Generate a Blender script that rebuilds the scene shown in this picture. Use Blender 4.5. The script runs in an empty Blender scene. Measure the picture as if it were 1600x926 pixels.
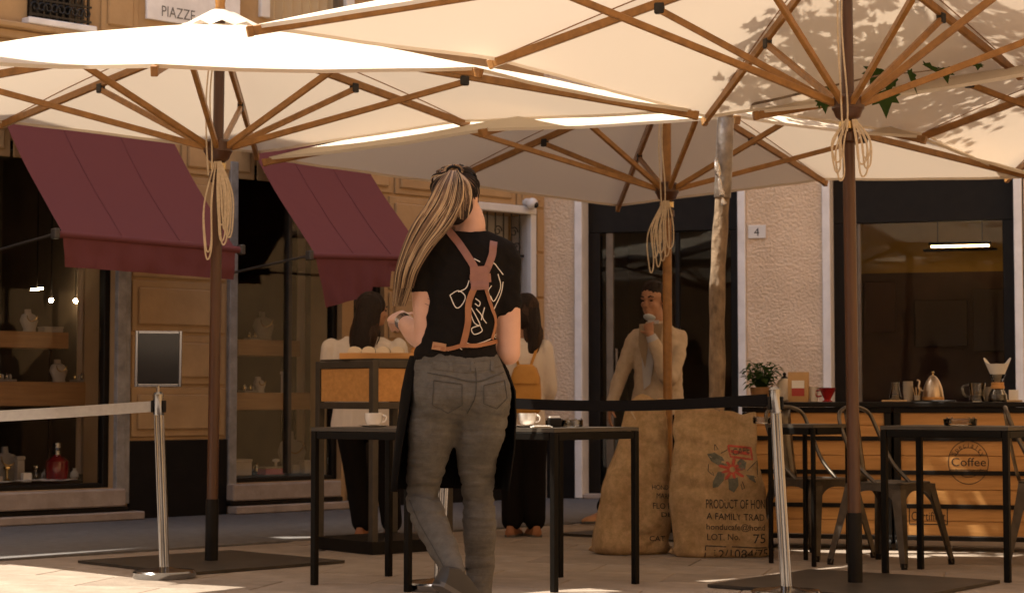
import bpy, bmesh, math, random
from mathutils import Vector, Matrix
from mathutils.bvhtree import BVHTree
from mathutils import noise as mn
R = math.radians
random.seed(7)
sc = bpy.context.scene
col = sc.collection

# ------------------------------------------------------------------ camera
F = 3000.0            # focal length in photo pixels (1600 wide)
CAMZ = 0.9
PIT = math.atan(159 / F)
cam_d = bpy.data.cameras.new('camera')
cam = bpy.data.objects.new('camera', cam_d)
col.objects.link(cam)
cam.location = (0, 0, CAMZ)
cam.rotation_euler = (R(90) + PIT, 0, 0)
cam_d.sensor_width = 36
cam_d.lens = 36 * F / 1600
cam_d.clip_end = 2000
cam_d.dof.use_dof = True
cam_d.dof.focus_distance = 7.6
cam_d.dof.aperture_fstop = 7.0
sc.camera = cam

# ------------------------------------------------------------------ light
SUN_EL = R(62.3)
LDIR = R(6)          # heading the light travels in plan (0 = to the right, 90 = away from camera)
world = bpy.data.worlds.new('World')
sc.world = world
world.use_nodes = True
wn = world.node_tree
bg = wn.nodes['Background']
sky = wn.nodes.new('ShaderNodeTexSky')
sky.sky_type = 'NISHITA'
sky.sun_disc = False
sky.sun_elevation = SUN_EL
sky.sun_rotation = math.atan2(-math.cos(LDIR), -math.sin(LDIR))
sky.dust_density = 3.0
wn.links.new(sky.outputs[0], bg.inputs[0])
bg.inputs[1].default_value = 0.15
sun_d = bpy.data.lights.new('sun', 'SUN')
sun_d.energy = 5.0
sun_d.angle = R(0.53)
sun_d.color = (1.0, 0.93, 0.82)
sun = bpy.data.objects.new('sun', sun_d)
col.objects.link(sun)
ldir = Vector((math.cos(LDIR) * math.cos(SUN_EL), math.sin(LDIR) * math.cos(SUN_EL), -math.sin(SUN_EL)))
sun.rotation_euler = ldir.to_track_quat('-Z', 'Y').to_euler()
sun.location = (-6, -3, 14)
vs = sc.view_settings
vs.view_transform = 'Standard'
vs.look = 'None'
vs.gamma = 1
vs.exposure = 1.2
vs.use_curve_mapping = False
try:
    vs.use_white_balance = True
    vs.white_balance_temperature = 6850
    vs.white_balance_tint = 10
except Exception:
    pass

# ------------------------------------------------------------------ geometry helpers
SP, CP = math.sin(PIT), math.cos(PIT)
UPV = Vector((0, -SP, CP)); FWD = Vector((0, CP, SP))
CAM = Vector((0, 0, CAMZ))
def ray(px, py):
    return Vector(((px - 800) / F, 0, 0)) + UPV * (-(py - 463) / F) + FWD
def at(px, py, d):
    """the point seen at a photo pixel at distance d along the ground"""
    r = ray(px, py)
    return CAM + r * (d / r.y)
def ground_at(px, py, z=0.0):
    r = ray(px, py)
    return CAM + r * ((z - CAMZ) / r.z)
V = Vector
Z = V((0, 0, 1))

class MB:
    def __init__(s):
        s.v = []; s.f = []
    def add(s, vs_, fs_):
        o = len(s.v)
        s.v += [V(p) for p in vs_]
        s.f += [tuple(i + o for i in f) for f in fs_]
        return s
    def box(s, x0, x1, y0, y1, z0, z1, bev=0.0, M=None):
        if bev <= 0:
            vs_ = [V((x, y, z)) for z in (z0, z1) for y in (y0, y1) for x in (x0, x1)]
            fs_ = [(0, 2, 3, 1), (4, 5, 7, 6), (0, 1, 5, 4), (2, 6, 7, 3), (0, 4, 6, 2), (1, 3, 7, 5)]
        else:
            b = bmesh.new()
            bmesh.ops.create_cube(b, size=1)
            for v in b.verts:
                v.co = V(((x0 + x1) / 2 + v.co.x * (x1 - x0), (y0 + y1) / 2 + v.co.y * (y1 - y0), (z0 + z1) / 2 + v.co.z * (z1 - z0)))
            bmesh.ops.bevel(b, geom=b.edges[:], offset=bev, segments=1, affect='EDGES')
            b.verts.ensure_lookup_table()
            vs_ = [v.co.copy() for v in b.verts]
            fs_ = [tuple(v.index for v in f.verts) for f in b.faces]
            b.free()
        if M is not None: vs_ = [M @ p for p in vs_]
        return s.add(vs_, fs_)
    def bar(s, p0, p1, w, h, up=Z, bev=0.0):
        p0 = V(p0); p1 = V(p1); d = p1 - p0; L = d.length; d.normalize()
        sd = d.cross(up)
        if sd.length < 1e-4: sd = d.cross(V((1, 0, 0)))
        sd.normalize(); u = sd.cross(d).normalized()
        M = Matrix(((sd.x, d.x, u.x, p0.x), (sd.y, d.y, u.y, p0.y), (sd.z, d.z, u.z, p0.z), (0, 0, 0, 1)))
        return s.box(-w / 2, w / 2, 0, L, -h / 2, h / 2, bev, M)
    def loft(s, rings, caps=True, closed=True):
        n = len(rings[0]); vs_ = [p for r_ in rings for p in r_]; fs_ = []
        for i in range(len(rings) - 1):
            for j in range(n if closed else n - 1):
                k = (j + 1) % n
                fs_.append((i * n + j, i * n + k, (i + 1) * n + k, (i + 1) * n + j))
        if caps and closed:
            fs_.append(tuple(reversed(range(n))))
            fs_.append(tuple(range((len(rings) - 1) * n, len(rings) * n)))
        return s.add(vs_, fs_)
    def tube(s, pts, r, n=8, caps=True):
        pts = [V(p) for p in pts]
        if not isinstance(r, (list, tuple)): r = [r] * len(pts)
        rings = []; prev = None
        for i, p in enumerate(pts):
            t = (pts[min(i + 1, len(pts) - 1)] - pts[max(i - 1, 0)])
            if t.length < 1e-7: t = V((0, 0, 1))
            t.normalize()
            if prev is None:
                a = t.cross(Z)
                if a.length < 1e-3: a = t.cross(V((1, 0, 0)))
            else:
                a = prev - t * prev.dot(t)
                if a.length < 1e-4: a = t.cross(V((1, 0, 0)))
            a.normalize(); b = t.cross(a); prev = a
            rings.append([p + (a * math.cos(2 * math.pi * j / n) + b * math.sin(2 * math.pi * j / n)) * r[i] for j in range(n)])
        return s.loft(rings, caps)
    def cyl(s, p0, p1, r0, r1=None, n=14):
        return s.tube([p0, p1], [r0, r0 if r1 is None else r1], n)
    def lathe(s, prof, n=20, c=(0, 0, 0), caps=True):
        c = V(c)
        return s.loft([[c + V((r * math.cos(2 * math.pi * j / n), r * math.sin(2 * math.pi * j / n), z)) for j in range(n)] for r, z in prof], caps)
    def ell(s, c, rx, ry, rz, n=14, m=9, M=None):
        c = V(c); rings = []
        for i in range(m):
            th = math.pi * (i + 0.02) / (m - 1 + 0.04)
            rr = max(math.sin(th), .02)
            ring = [V((rx * rr * math.cos(2 * math.pi * j / n), ry * rr * math.sin(2 * math.pi * j / n), -rz * math.cos(th))) for j in range(n)]
            if M is not None: ring = [M @ p for p in ring]
            rings.append([c + p for p in ring])
        return s.loft(rings)
    def rings(s, lst, n=20, ex=2.0):
        """lst of (centre, rx, ry[, yaw]) horizontal super-ellipses"""
        out = []
        for q in lst:
            c, rx, ry = V(q[0]), q[1], q[2]; yaw = q[3] if len(q) > 3 else 0
            ring = []
            for j in range(n):
                a = 2 * math.pi * j / n; ca, sa = math.cos(a), math.sin(a)
                x = rx * math.copysign(abs(ca) ** (2 / ex), ca); y = ry * math.copysign(abs(sa) ** (2 / ex), sa)
                ring.append(c + V((x * math.cos(yaw) - y * math.sin(yaw), x * math.sin(yaw) + y * math.cos(yaw), 0)))
            out.append(ring)
        return s.loft(out)
    def build(s, name, mat, parent=None, smooth=True, org=None, ang=38):
        me = bpy.data.meshes.new(name)
        o = V((0, 0, 0)) if org is None else V(org)
        me.from_pydata([p - o for p in s.v], [], s.f)
        me.validate(); me.update()
        b = bmesh.new(); b.from_mesh(me)
        bmesh.ops.recalc_face_normals(b, faces=b.faces[:])
        b.to_mesh(me); b.free()
        if smooth:
            me.shade_smooth(); me.set_sharp_from_angle(angle=R(ang))
        if mat is not None: me.materials.append(mat)
        return link(name, me, parent)

def link(name, me, parent=None):
    o = bpy.data.objects.new(name, me); col.objects.link(o)
    if parent is not None: o.parent = parent
    return o
def tag(o, label=None, cat=None, group=None, kind=None):
    if label: o['label'] = label
    if cat: o['category'] = cat
    if group: o['group'] = group
    if kind: o['kind'] = kind
    return o
def thing(name, label, cat, loc=(0, 0, 0), rz=0.0, group=None):
    o = bpy.data.objects.new(name, None); col.objects.link(o)
    o.location = loc; o.rotation_euler = (0, 0, rz); o.empty_display_size = .1
    return tag(o, label, cat, group)
def evaluated(o):
    dg = bpy.context.evaluated_depsgraph_get(); dg.update()
    return bpy.data.meshes.new_from_object(o.evaluated_get(dg))
def melt(mb, name, mat, parent, voxel=.01, it=4, org=(0, 0, 0), fac=.5, disp=None):
    """join overlapping shapes into one continuous surface"""
    o = mb.build(name + '_tmp', None, None, False)
    m = o.modifiers.new('r', 'REMESH'); m.mode = 'VOXEL'; m.voxel_size = voxel
    m = o.modifiers.new('s', 'SMOOTH'); m.iterations = it; m.factor = fac
    me = evaluated(o)
    old = o.data; bpy.data.objects.remove(o); bpy.data.meshes.remove(old)
    og = V(org)
    if disp:
        nr = [v.normal.copy() for v in me.vertices]
        for v, n_ in zip(me.vertices, nr): v.co += n_ * disp(v.co)
    for v in me.vertices: v.co -= og
    me.name = name; me.shade_smooth(); me.materials.clear(); me.materials.append(mat)
    return link(name, me, parent)
def bvh_of(o, off=(0, 0, 0)):
    off = V(off); me = o.data
    return BVHTree.FromPolygons([v.co + off for v in me.vertices], [tuple(p.vertices) for p in me.polygons])
def text_geo(txt, size):
    """flat text as (verts, faces), origin at left baseline, x right, y up"""
    c = bpy.data.curves.new('t', 'FONT'); c.body = txt; c.size = size; c.resolution_u = 3
    o = bpy.data.objects.new('t', c); col.objects.link(o)
    me = evaluated(o)
    bm = bmesh.new(); bm.from_mesh(me)
    bmesh.ops.triangulate(bm, faces=bm.faces[:])
    bmesh.ops.subdivide_edges(bm, edges=[e for e in bm.edges if e.calc_length() > size * .35], cuts=2)
    bm.verts.ensure_lookup_table()
    vs_ = [v.co.copy() for v in bm.verts]; fs_ = [tuple(v.index for v in f.verts) for f in bm.faces]
    bm.free(); bpy.data.objects.remove(o); bpy.data.curves.remove(c); bpy.data.meshes.remove(me)
    return vs_, fs_
def densify(pts, step):
    out = [V(pts[0])]
    for a, b in zip(pts[:-1], pts[1:]):
        a, b = V(a), V(b); n = max(1, int((b - a).length / step))
        out += [a.lerp(b, (i + 1) / n) for i in range(n)]
    return out
def spline(pts, k=6):
    P = [V(p) for p in pts]; P = [P[0] * 2 - P[1]] + P + [P[-1] * 2 - P[-2]]; out = []
    for i in range(1, len(P) - 2):
        for j in range(k):
            t = j / k; a, b, c, d = P[i - 1], P[i], P[i + 1], P[i + 2]
            out.append(.5 * ((2 * b) + (c - a) * t + (2 * a - 5 * b + 4 * c - d) * t * t + (3 * b - a - 3 * c + d) * t ** 3))
    out.append(P[-2]); return out

# ------------------------------------------------------------------ materials
MATS = {}
def mat(name, c, rough=.6, metal=0.0, var=.0, vscale=8.0, bump=0.0, bscale=40.0, c2=None, stretch=None, spec=None, sheen=0.0, coat=0.0, emit=None, es=0.0):
    if name in MATS: return MATS[name]
    m = bpy.data.materials.new(name); m.use_nodes = True
    nt = m.node_tree; p = nt.nodes['Principled BSDF']
    p.inputs['Base Color'].default_value = (*c, 1)
    p.inputs['Roughness'].default_value = rough; p.inputs['Metallic'].default_value = metal
    if spec is not None: p.inputs['Specular IOR Level'].default_value = spec
    if sheen: p.inputs['Sheen Weight'].default_value = sheen
    if coat: p.inputs['Coat Weight'].default_value = coat
    if emit: p.inputs['Emission Color'].default_value = (*emit, 1); p.inputs['Emission Strength'].default_value = es
    tc = nt.nodes.new('ShaderNodeTexCoord'); mp = nt.nodes.new('ShaderNodeMapping')
    nt.links.new(tc.outputs['Object'], mp.inputs[0])
    if stretch: mp.inputs['Scale'].default_value = stretch
    if var > 0 or c2:
        n = nt.nodes.new('ShaderNodeTexNoise'); n.inputs['Scale'].default_value = vscale; n.inputs['Detail'].default_value = 6; n.inputs['Roughness'].default_value = .62
        nt.links.new(mp.outputs[0], n.inputs['Vector'])
        r = nt.nodes.new('ShaderNodeValToRGB')
        a = c if c2 else tuple(x * (1 - var) for x in c); b = c2 if c2 else tuple(min(1, x * (1 + var)) for x in c)
        r.color_ramp.elements[0].position = .3; r.color_ramp.elements[0].color = (*a, 1)
        r.color_ramp.elements[1].position = .7; r.color_ramp.elements[1].color = (*b, 1)
        nt.links.new(n.outputs[0], r.inputs[0]); nt.links.new(r.outputs[0], p.inputs['Base Color'])
    if bump > 0:
        n2 = nt.nodes.new('ShaderNodeTexNoise'); n2.inputs['Scale'].default_value = bscale; n2.inputs['Detail'].default_value = 5
        nt.links.new(mp.outputs[0], n2.inputs['Vector'])
        bp = nt.nodes.new('ShaderNodeBump'); bp.inputs['Strength'].default_value = bump; bp.inputs['Distance'].default_value = .02
        nt.links.new(n2.outputs[0], bp.inputs['Height']); nt.links.new(bp.outputs[0], p.inputs['Normal'])
    MATS[name] = m
    return m
def glass_mat(name, tint=(1, 1, 1), refl=1.0, rough=.02):
    m = bpy.data.materials.new(name); m.use_nodes = True; nt = m.node_tree
    out = nt.nodes['Material Output']; nt.nodes.remove(nt.nodes['Principled BSDF'])
    t = nt.nodes.new('ShaderNodeBsdfTransparent'); t.inputs[0].default_value = (*tint, 1)
    g = nt.nodes.new('ShaderNodeBsdfGlossy'); g.inputs['Roughness'].default_value = rough
    f = nt.nodes.new('ShaderNodeFresnel'); f.inputs[0].default_value = 1.45
    mu = nt.nodes.new('ShaderNodeMath'); mu.operation = 'MULTIPLY'; mu.inputs[1].default_value = refl
    mx = nt.nodes.new('ShaderNodeMixShader')
    nt.links.new(f.outputs[0], mu.inputs[0]); nt.links.new(mu.outputs[0], mx.inputs[0])
    nt.links.new(t.outputs[0], mx.inputs[1]); nt.links.new(g.outputs[0], mx.inputs[2]); nt.links.new(mx.outputs[0], out.inputs[0])
    return m
def fabric_mat(name, c, trans, w, bscale=9.0, weave=900, bump=.12):
    m = bpy.data.materials.new(name); m.use_nodes = True; nt = m.node_tree
    out = nt.nodes['Material Output']; p = nt.nodes['Principled BSDF']
    p.inputs['Base Color'].default_value = (*c, 1); p.inputs['Roughness'].default_value = .85; p.inputs['Specular IOR Level'].default_value = .15
    t = nt.nodes.new('ShaderNodeBsdfTranslucent'); t.inputs[0].default_value = (*trans, 1)
    mx = nt.nodes.new('ShaderNodeMixShader'); mx.inputs[0].default_value = w
    tc = nt.nodes.new('ShaderNodeTexCoord')
    n = nt.nodes.new('ShaderNodeTexNoise'); n.inputs['Scale'].default_value = bscale; n.inputs['Detail'].default_value = 4
    nt.links.new(tc.outputs['Object'], n.inputs['Vector'])
    bp = nt.nodes.new('ShaderNodeBump'); bp.inputs['Strength'].default_value = bump; bp.inputs['Distance'].default_value = .03
    nt.links.new(n.outputs[0], bp.inputs['Height']); nt.links.new(bp.outputs[0], p.inputs['Normal']); nt.links.new(bp.outputs[0], t.inputs['Normal'])
    nt.links.new(p.outputs[0], mx.inputs[1]); nt.links.new(t.outputs[0], mx.inputs[2]); nt.links.new(mx.outputs[0], out.inputs[0])
    return m
def weave_mat(name, c, c2, scale=260.0, rough=.9, bump=.5, zfold=None):
    """woven cloth: crossed bands with slubs"""
    m = bpy.data.materials.new(name); m.use_nodes = True; nt = m.node_tree; p = nt.nodes['Principled BSDF']
    p.inputs['Roughness'].default_value = rough; p.inputs['Specular IOR Level'].default_value = .2
    tc = nt.nodes.new('ShaderNodeTexCoord'); hs = []
    for d in ('X', 'Z'):
        w = nt.nodes.new('ShaderNodeTexWave'); w.bands_direction = d; w.inputs['Scale'].default_value = scale / 20; w.inputs['Distortion'].default_value = 1.2
        w.inputs['Detail'].default_value = 2
        nt.links.new(tc.outputs['Object'], w.inputs['Vector']); hs.append(w)
    ad = nt.nodes.new('ShaderNodeMath'); ad.operation = 'ADD'
    nt.links.new(hs[0].outputs['Fac'], ad.inputs[0]); nt.links.new(hs[1].outputs['Fac'], ad.inputs[1])
    n = nt.nodes.new('ShaderNodeTexNoise'); n.inputs['Scale'].default_value = 14; n.inputs['Detail'].default_value = 10; n.inputs['Roughness'].default_value = .82
    nt.links.new(tc.outputs['Object'], n.inputs['Vector'])
    r = nt.nodes.new('ShaderNodeValToRGB'); r.color_ramp.elements[0].position = .40; r.color_ramp.elements[1].position = .60
    r.color_ramp.elements[0].color = (*c2, 1); r.color_ramp.elements[1].color = (*c, 1)
    nt.links.new(n.outputs[0], r.inputs[0]); nt.links.new(r.outputs[0], p.inputs['Base Color'])
    bp = nt.nodes.new('ShaderNodeBump'); bp.inputs['Strength'].default_value = bump; bp.inputs['Distance'].default_value = .004
    nt.links.new(ad.outputs[0], bp.inputs['Height'])
    last = bp
    if zfold:
        mp = nt.nodes.new('ShaderNodeMapping'); mp.inputs['Scale'].default_value = zfold
        nt.links.new(tc.outputs['Object'], mp.inputs[0])
        nf = nt.nodes.new('ShaderNodeTexNoise'); nf.inputs['Scale'].default_value = 1.0; nf.inputs['Detail'].default_value = 3
        nt.links.new(mp.outputs[0], nf.inputs['Vector'])
        b2 = nt.nodes.new('ShaderNodeBump'); b2.inputs['Strength'].default_value = .55; b2.inputs['Distance'].default_value = .02
        nt.links.new(nf.outputs[0], b2.inputs['Height']); nt.links.new(bp.outputs[0], b2.inputs['Normal']); last = b2
    nt.links.new(last.outputs[0], p.inputs['Normal'])
    return m
def wood_mat(name, c, c2, axis=(1, 14, 14), sc_=3.0, rough=.5, bump=.08):
    return mat(name, c, rough, c2=c2, vscale=sc_, stretch=axis, bump=bump, bscale=sc_ * 2)

M_stone = mat('paving_stone', (.20, .158, .122), .75, c2=(.32, .262, .21), vscale=3.5, bump=.25, bscale=45)
M_stone2 = mat('paving_stone_darker', (.165, .128, .098), .7, c2=(.27, .22, .175), vscale=5, bump=.25, bscale=55)
M_joint = mat('paving_joint', (.11, .085, .065), .95, var=.3, vscale=20, bump=.3)
M_asphalt = mat('sidewalk_asphalt', (.115, .108, .104), .85, var=.22, vscale=14, bump=.35, bscale=160)
M_ochre = mat('ochre_render', (.34, .205, .09), .85, c2=(.45, .28, .13), vscale=2.6, bump=.12, bscale=30)
M_ochre_b = mat('ochre_render_b', (.36, .218, .096), .85, c2=(.47, .295, .138), vscale=3.2, bump=.12, bscale=30)
M_plaster = mat('rough_plaster', (.59, .43, .285), .95, c2=(.77, .58, .40), vscale=2.4, bump=1.0, bscale=42)
M_marble = mat('marble_jamb', (.66, .63, .60), .5, c2=(.82, .79, .76), vscale=6, bump=.05, bscale=20)
M_greystone = mat('grey_stone_jamb', (.17, .155, .14), .6, c2=(.34, .31, .28), vscale=11, bump=.15, bscale=40)
M_step = mat('step_stone', (.27, .21, .165), .7, c2=(.40, .32, .26), vscale=7, bump=.15, bscale=40)
M_plinth = mat('dark_plinth', (.008, .006, .005), .6, var=.3, vscale=8, spec=.15)
M_black = mat('black_paint', (.007, .0055, .0045), .5, var=.2, vscale=12, spec=.2)
M_darkframe = mat('dark_bronze_frame', (.010, .0072, .005), .5, var=.3, vscale=10, spec=.2)
M_bronze = mat('bronze_stile', (.17, .135, .10), .4, metal=.5, var=.2)
M_white = mat('white_paint', (.66, .62, .57), .55, var=.06, vscale=9)
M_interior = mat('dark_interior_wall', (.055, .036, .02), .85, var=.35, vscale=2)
M_cream = mat('cream_curtain', (.52, .40, .28), .8, c2=(.64, .51, .38), vscale=3, stretch=(9, 9, .6))
M_shelf = wood_mat('shelf_wood', (.25, .125, .045), (.36, .19, .075))
M_burg = fabric_mat('burgundy_awning', (.165, .050, .046), (.10, .008, .010), .10, bscale=5, bump=.25)
M_canopy = fabric_mat('cream_canopy', (.84, .735, .585), (.405, .335, .265), .36, bscale=2.2, bump=.16)
M_teak = wood_mat('teak', (.20, .088, .017), (.34, .155, .038), axis=(8, 8, 8), sc_=2.2, rough=.42)
M_teak_dark = wood_mat('teak_dark', (.050, .018, .007), (.088, .034, .013), axis=(14, 14, 1), sc_=2.5, rough=.38)
M_brass = mat('brass', (.72, .55, .28), .25, metal=1)
M_rope = mat('cream_rope', (.60, .47, .32), .9, var=.15, vscale=60, bump=.5, bscale=300)
M_iron = mat('dark_metal', (.03, .026, .022), .45, metal=.6, var=.3, vscale=20)
M_plate = mat('base_plate_steel', (.03, .024, .018), .5, metal=.3, c2=(.058, .047, .036), vscale=6)
M_chrome = mat('polished_steel', (.31, .31, .315), .17, metal=1, var=.05, vscale=30)
M_belt_w = mat('grey_belt', (.33, .31, .29), .8, var=.1, vscale=30)
M_belt_b = mat('black_belt', (.005, .004, .004), .8, spec=.1)
M_acryl = mat('black_acrylic', (.008, .007, .006), .10, spec=.5)
M_tubegrey = mat('grey_steel_tube', (.055, .045, .034), .5, metal=.2, var=.2, vscale=15)
M_blacktube = mat('black_steel_tube', (.005, .004, .003), .5, var=.3, vscale=15, spec=.12)
M_gun = mat('gunmetal', (.085, .072, .058), .36, metal=.85, c2=(.14, .12, .098), vscale=14, bump=.04, bscale=60)
M_panel = wood_mat('honey_panel', (.46, .215, .06), (.62, .31, .10), axis=(1.2, 12, 12), sc_=3.2)
M_plank = wood_mat('counter_plank', (.42, .20, .055), (.60, .31, .105), axis=(1.0, 15, 15), sc_=2.4)
M_ink = mat('dark_ink', (.028, .022, .018), .9, var=.4, vscale=60)
M_ink_red = mat('red_ink', (.33, .055, .03), .9, var=.35, vscale=60)
M_ink_green = mat('green_grey_ink', (.10, .095, .068), .9, var=.4, vscale=60)
M_burlap = weave_mat('burlap', (.84, .58, .32), (.58, .37, .18), scale=2600, bump=.9, zfold=(9, 9, 7))
M_china = mat('white_china', (.75, .70, .64), .2, coat=.5)
M_paper = mat('white_paper', (.72, .68, .62), .8, var=.05)
M_kraft = mat('kraft_paper', (.43, .25, .10), .7, var=.12, vscale=14, bump=.1)
M_red = mat('red_glaze', (.36, .02, .02), .25, coat=.4)
M_redglass = mat('red_glass', (.17, .008, .012), .12, coat=.6)
M_glass = glass_mat('clear_glass', (.97, .96, .94), .4)
M_glassy = glass_mat('object_glass', (.84, .82, .78), 1.6)
M_skin = mat('skin', (.52, .285, .19), .5, c2=(.60, .345, .24), vscale=9, bump=.05, bscale=120)
M_skin_d = mat('skin_tanned', (.36, .175, .095), .5, c2=(.43, .22, .125), vscale=9)
M_tshirt = mat('black_cotton', (.0095, .0075, .006), .95, bump=.5, bscale=9, spec=.1)
M_apron = mat('black_apron', (.006, .005, .004), .95, bump=.35, bscale=8, spec=.08)
M_denim = weave_mat('grey_denim', (.125, .112, .092), (.088, .078, .064), scale=5200, bump=.3, zfold=(4, 4, 26))
M_denim_seam = mat('denim_seam', (.05, .044, .035), .9, var=.3, vscale=80)
M_leather = mat('harness_leather', (.20, .085, .062), .5, c2=(.27, .12, .085), vscale=18, bump=.1)
M_leather_b = mat('brown_leather', (.24, .085, .03), .5, c2=(.32, .13, .05), vscale=18)
M_hair_d = mat('dark_hair', (.017, .009, .006), .55, var=.5, vscale=30, bump=.4, bscale=60, stretch=(8, 8, 1), spec=.25)
M_hair_m = mat('brown_hair', (.17, .10, .055), .5, var=.3, vscale=30)
M_hair_m2 = mat('dark_brown_hair', (.045, .022, .012), .5, var=.5, vscale=30, spec=.3)
M_hair_l = mat('blonde_hair', (.40, .27, .15), .45, c2=(.52, .37, .22), vscale=20)
M_tattoo = mat('tattoo_ink', (.16, .10, .085), .6)
M_print = mat('white_print', (.62, .56, .48), .8, var=.15, vscale=40)
M_shoe = mat('black_shoe', (.018, .015, .013), .6)
M_sole = mat('grey_sole', (.10, .09, .08), .8)
M_blouse = mat('white_blouse', (.68, .60, .53), .85, bump=.6, bscale=9)
M_mustard = mat('mustard_leather', (.44, .20, .03), .55, c2=(.52, .25, .045), vscale=10, bump=.1)
M_trouser = mat('black_trousers', (.008, .006, .005), .9, bump=.3, bscale=10, spec=.1)
M_blazer = mat('beige_blazer', (.46, .365, .265), .85, c2=(.54, .435, .325), vscale=30, bump=.45, bscale=9)
M_lapel = mat('blazer_lapel', (.30, .225, .15), .85, bump=.3)
M_shirt_b = mat('pale_blue_shirt', (.42, .42, .45), .8, bump=.3, bscale=12)
M_mask = mat('pale_blue_mask', (.50, .56, .60), .8)
M_tan = mat('tan_leather', (.36, .17, .07), .5)
M_bark = mat('bark', (.10, .066, .04), .95, c2=(.33, .235, .15), vscale=14, bump=1.0, bscale=28, stretch=(1, 1, .5))
M_tape = mat('silver_tape', (.62, .58, .54), .22, metal=.9, bump=.5, bscale=24)
M_leaf = fabric_mat('leaf', (.030, .052, .014), (.07, .13, .02), .35, bscale=20)
M_leaf2 = fabric_mat('houseplant_leaf', (.035, .065, .016), (.08, .14, .03), .3, bscale=20)
M_bulb = mat('lit_bulb', (1, .9, .75), .5, emit=(1, .78, .5), es=90)
M_yellow = mat('yellow_wall', (.50, .30, .07), .8, var=.2, vscale=2)
M_board = mat('dark_board', (.02, .017, .014), .5)
M_steel_dome = mat('brushed_steel', (.45, .36, .27), .3, metal=1)
M_choc = mat('coffee_dark', (.02, .011, .006), .3)
M_stick = mat('wooden_stick', (.55, .36, .18), .7)
M_pale = mat('pale_linen', (.36, .31, .25), .85, var=.1)
M_greybag = mat('grey_cloth', (.20, .175, .145), .85, var=.15)
M_napkin = mat('cream_napkin', (.74, .62, .46), .85, bump=.2, bscale=30)

# ================================================================== GROUND
def quad_sheet(name, pts, z, m):
    mb = MB(); mb.add([(x, y, z) for x, y in pts], [tuple(range(len(pts)))])
    return tag(mb.build(name, m, None, False), kind='structure')
def s_at(x, s): return V(((x - 800) / s, F / s, 0))
CL = V((0.29, 17.36, 0))                  # the inner corner of the two buildings
PL = V((-3.22, 14.02, 0))
UL = (CL - PL).normalized(); AL = math.atan2(UL.y, UL.x)
NL = V((UL.y, -UL.x, 0))
AR = math.atan2(-1.21, 4.02); UR = V((math.cos(AR), math.sin(AR), 0)); NR = V((UR.y, -UR.x, 0))

quad_sheet('ground', [(-600, -600), (600, -600), (600, 600), (-600, 600)], -.010, M_joint)
# piazza paving: one sheet below, single slabs where the photograph shows them
pav = tag(link('paving', None), kind='structure')
PA = AR * .85
pu = V((math.cos(PA), math.sin(PA), 0)); pv = V((-pu.y, pu.x, 0)); p0 = V((.3, 11.5, 0))
def slab_mesh(w, d, seed):
    rr = random.Random(seed); mb = MB(); g = .006
    mb.box(g / 2, w - g / 2, g / 2, d - g / 2, -.03, rr.uniform(-.001, .0012), .004)
    o = mb.build('slab_src', [M_stone, M_stone, M_stone2][seed % 3], None, False)
    me = o.data; bpy.data.objects.remove(o); return me
SLABS = [slab_mesh(.9, .45, i) for i in range(6)]
ns = 0
for j in range(-7, 8):
    for i in range(-6, 7):
        o2 = p0 + pu * (i * .9 + (.45 if j % 2 else 0)) + pv * (j * .45)
        c_ = o2 + pu * .45 + pv * .22
        if (c_ - CL).dot(NL) < 2.9 or (c_ - CL).dot(NR) < 2.75: continue
        if abs(c_.x) > c_.y * .2667 + 1.1 or c_.y < 8.2 or ns >= 290: continue
        s_ = link('slab', SLABS[random.randrange(6)], pav); s_.location = o2; s_.rotation_euler = (0, 0, PA); ns += 1
# outer paving as one sheet lying just below the slabs' faces
mb = MB(); mb.add([(-300, -300, -.006), (300, -300, -.006), (300, 300, -.006), (-300, 300, -.006)], [(0, 1, 2, 3)])
tag(mb.build('piazza_ground', M_stone, None, False), kind='structure')
# asphalt sidewalk along both fronts
def lf(t, n): return CL + UL * t + NL * n
def rf(t, n): return CL + UR * t + NR * n
# inner corner of the two offset lines
def isect(a, u, b, w):
    d = u.x * w.y - u.y * w.x; k = ((b.x - a.x) * w.y - (b.y - a.y) * w.x) / d
    return a + u * k
kk = isect(lf(0, 2.6), UL, rf(0, 2.5), UR)
sw = MB()
P_ = [lf(-26, 2.6), kk, rf(26, 2.5), rf(26, -.2), lf(0, -.2), lf(-26, -.2)]
sw.add([(p.x, p.y, .006) for p in P_] + [(p.x, p.y, -.05) for p in P_], [(0, 1, 4, 5), (1, 2, 3, 4), (0, 6, 7, 1), (1, 7, 8, 2)])
tag(sw.build('sidewalk', M_asphalt, None, False), kind='structure')

# far side of the piazza behind the photographer (seen in the glass and steel)
def far_side(name, x0, y0, ang, L, H):
    U = V((math.cos(ang), math.sin(ang), 0)); N_ = V((-U.y, U.x, 0)); mb = MB(); o_ = V((x0, y0, 0))
    M = Matrix(((U.x, N_.x, 0, x0), (U.y, N_.y, 0, y0), (0, 0, 1, 0), (0, 0, 0, 1)))
    mb.box(0, L, -8, 0, 0, H, 0, M); o = tag(mb.build(name, M_ochre, None, False), kind='structure')
    for k in range(int(L / 2.4)):
        for z in (.4, 3.9, 7.2, 10.3):
            if z + 2.2 > H: continue
            w_ = MB(); w_.box(k * 2.4 + .6, k * 2.4 + 1.7, -.0, .03, z, z + 2.1, 0, M); w_.build('window', M_darkframe, o, False)
far_side('piazza_far_side', 30, -16, R(180) + R(0), 60, 12.5)
far_side('piazza_right_side', 15, 14, R(262), 28, 11)

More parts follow.
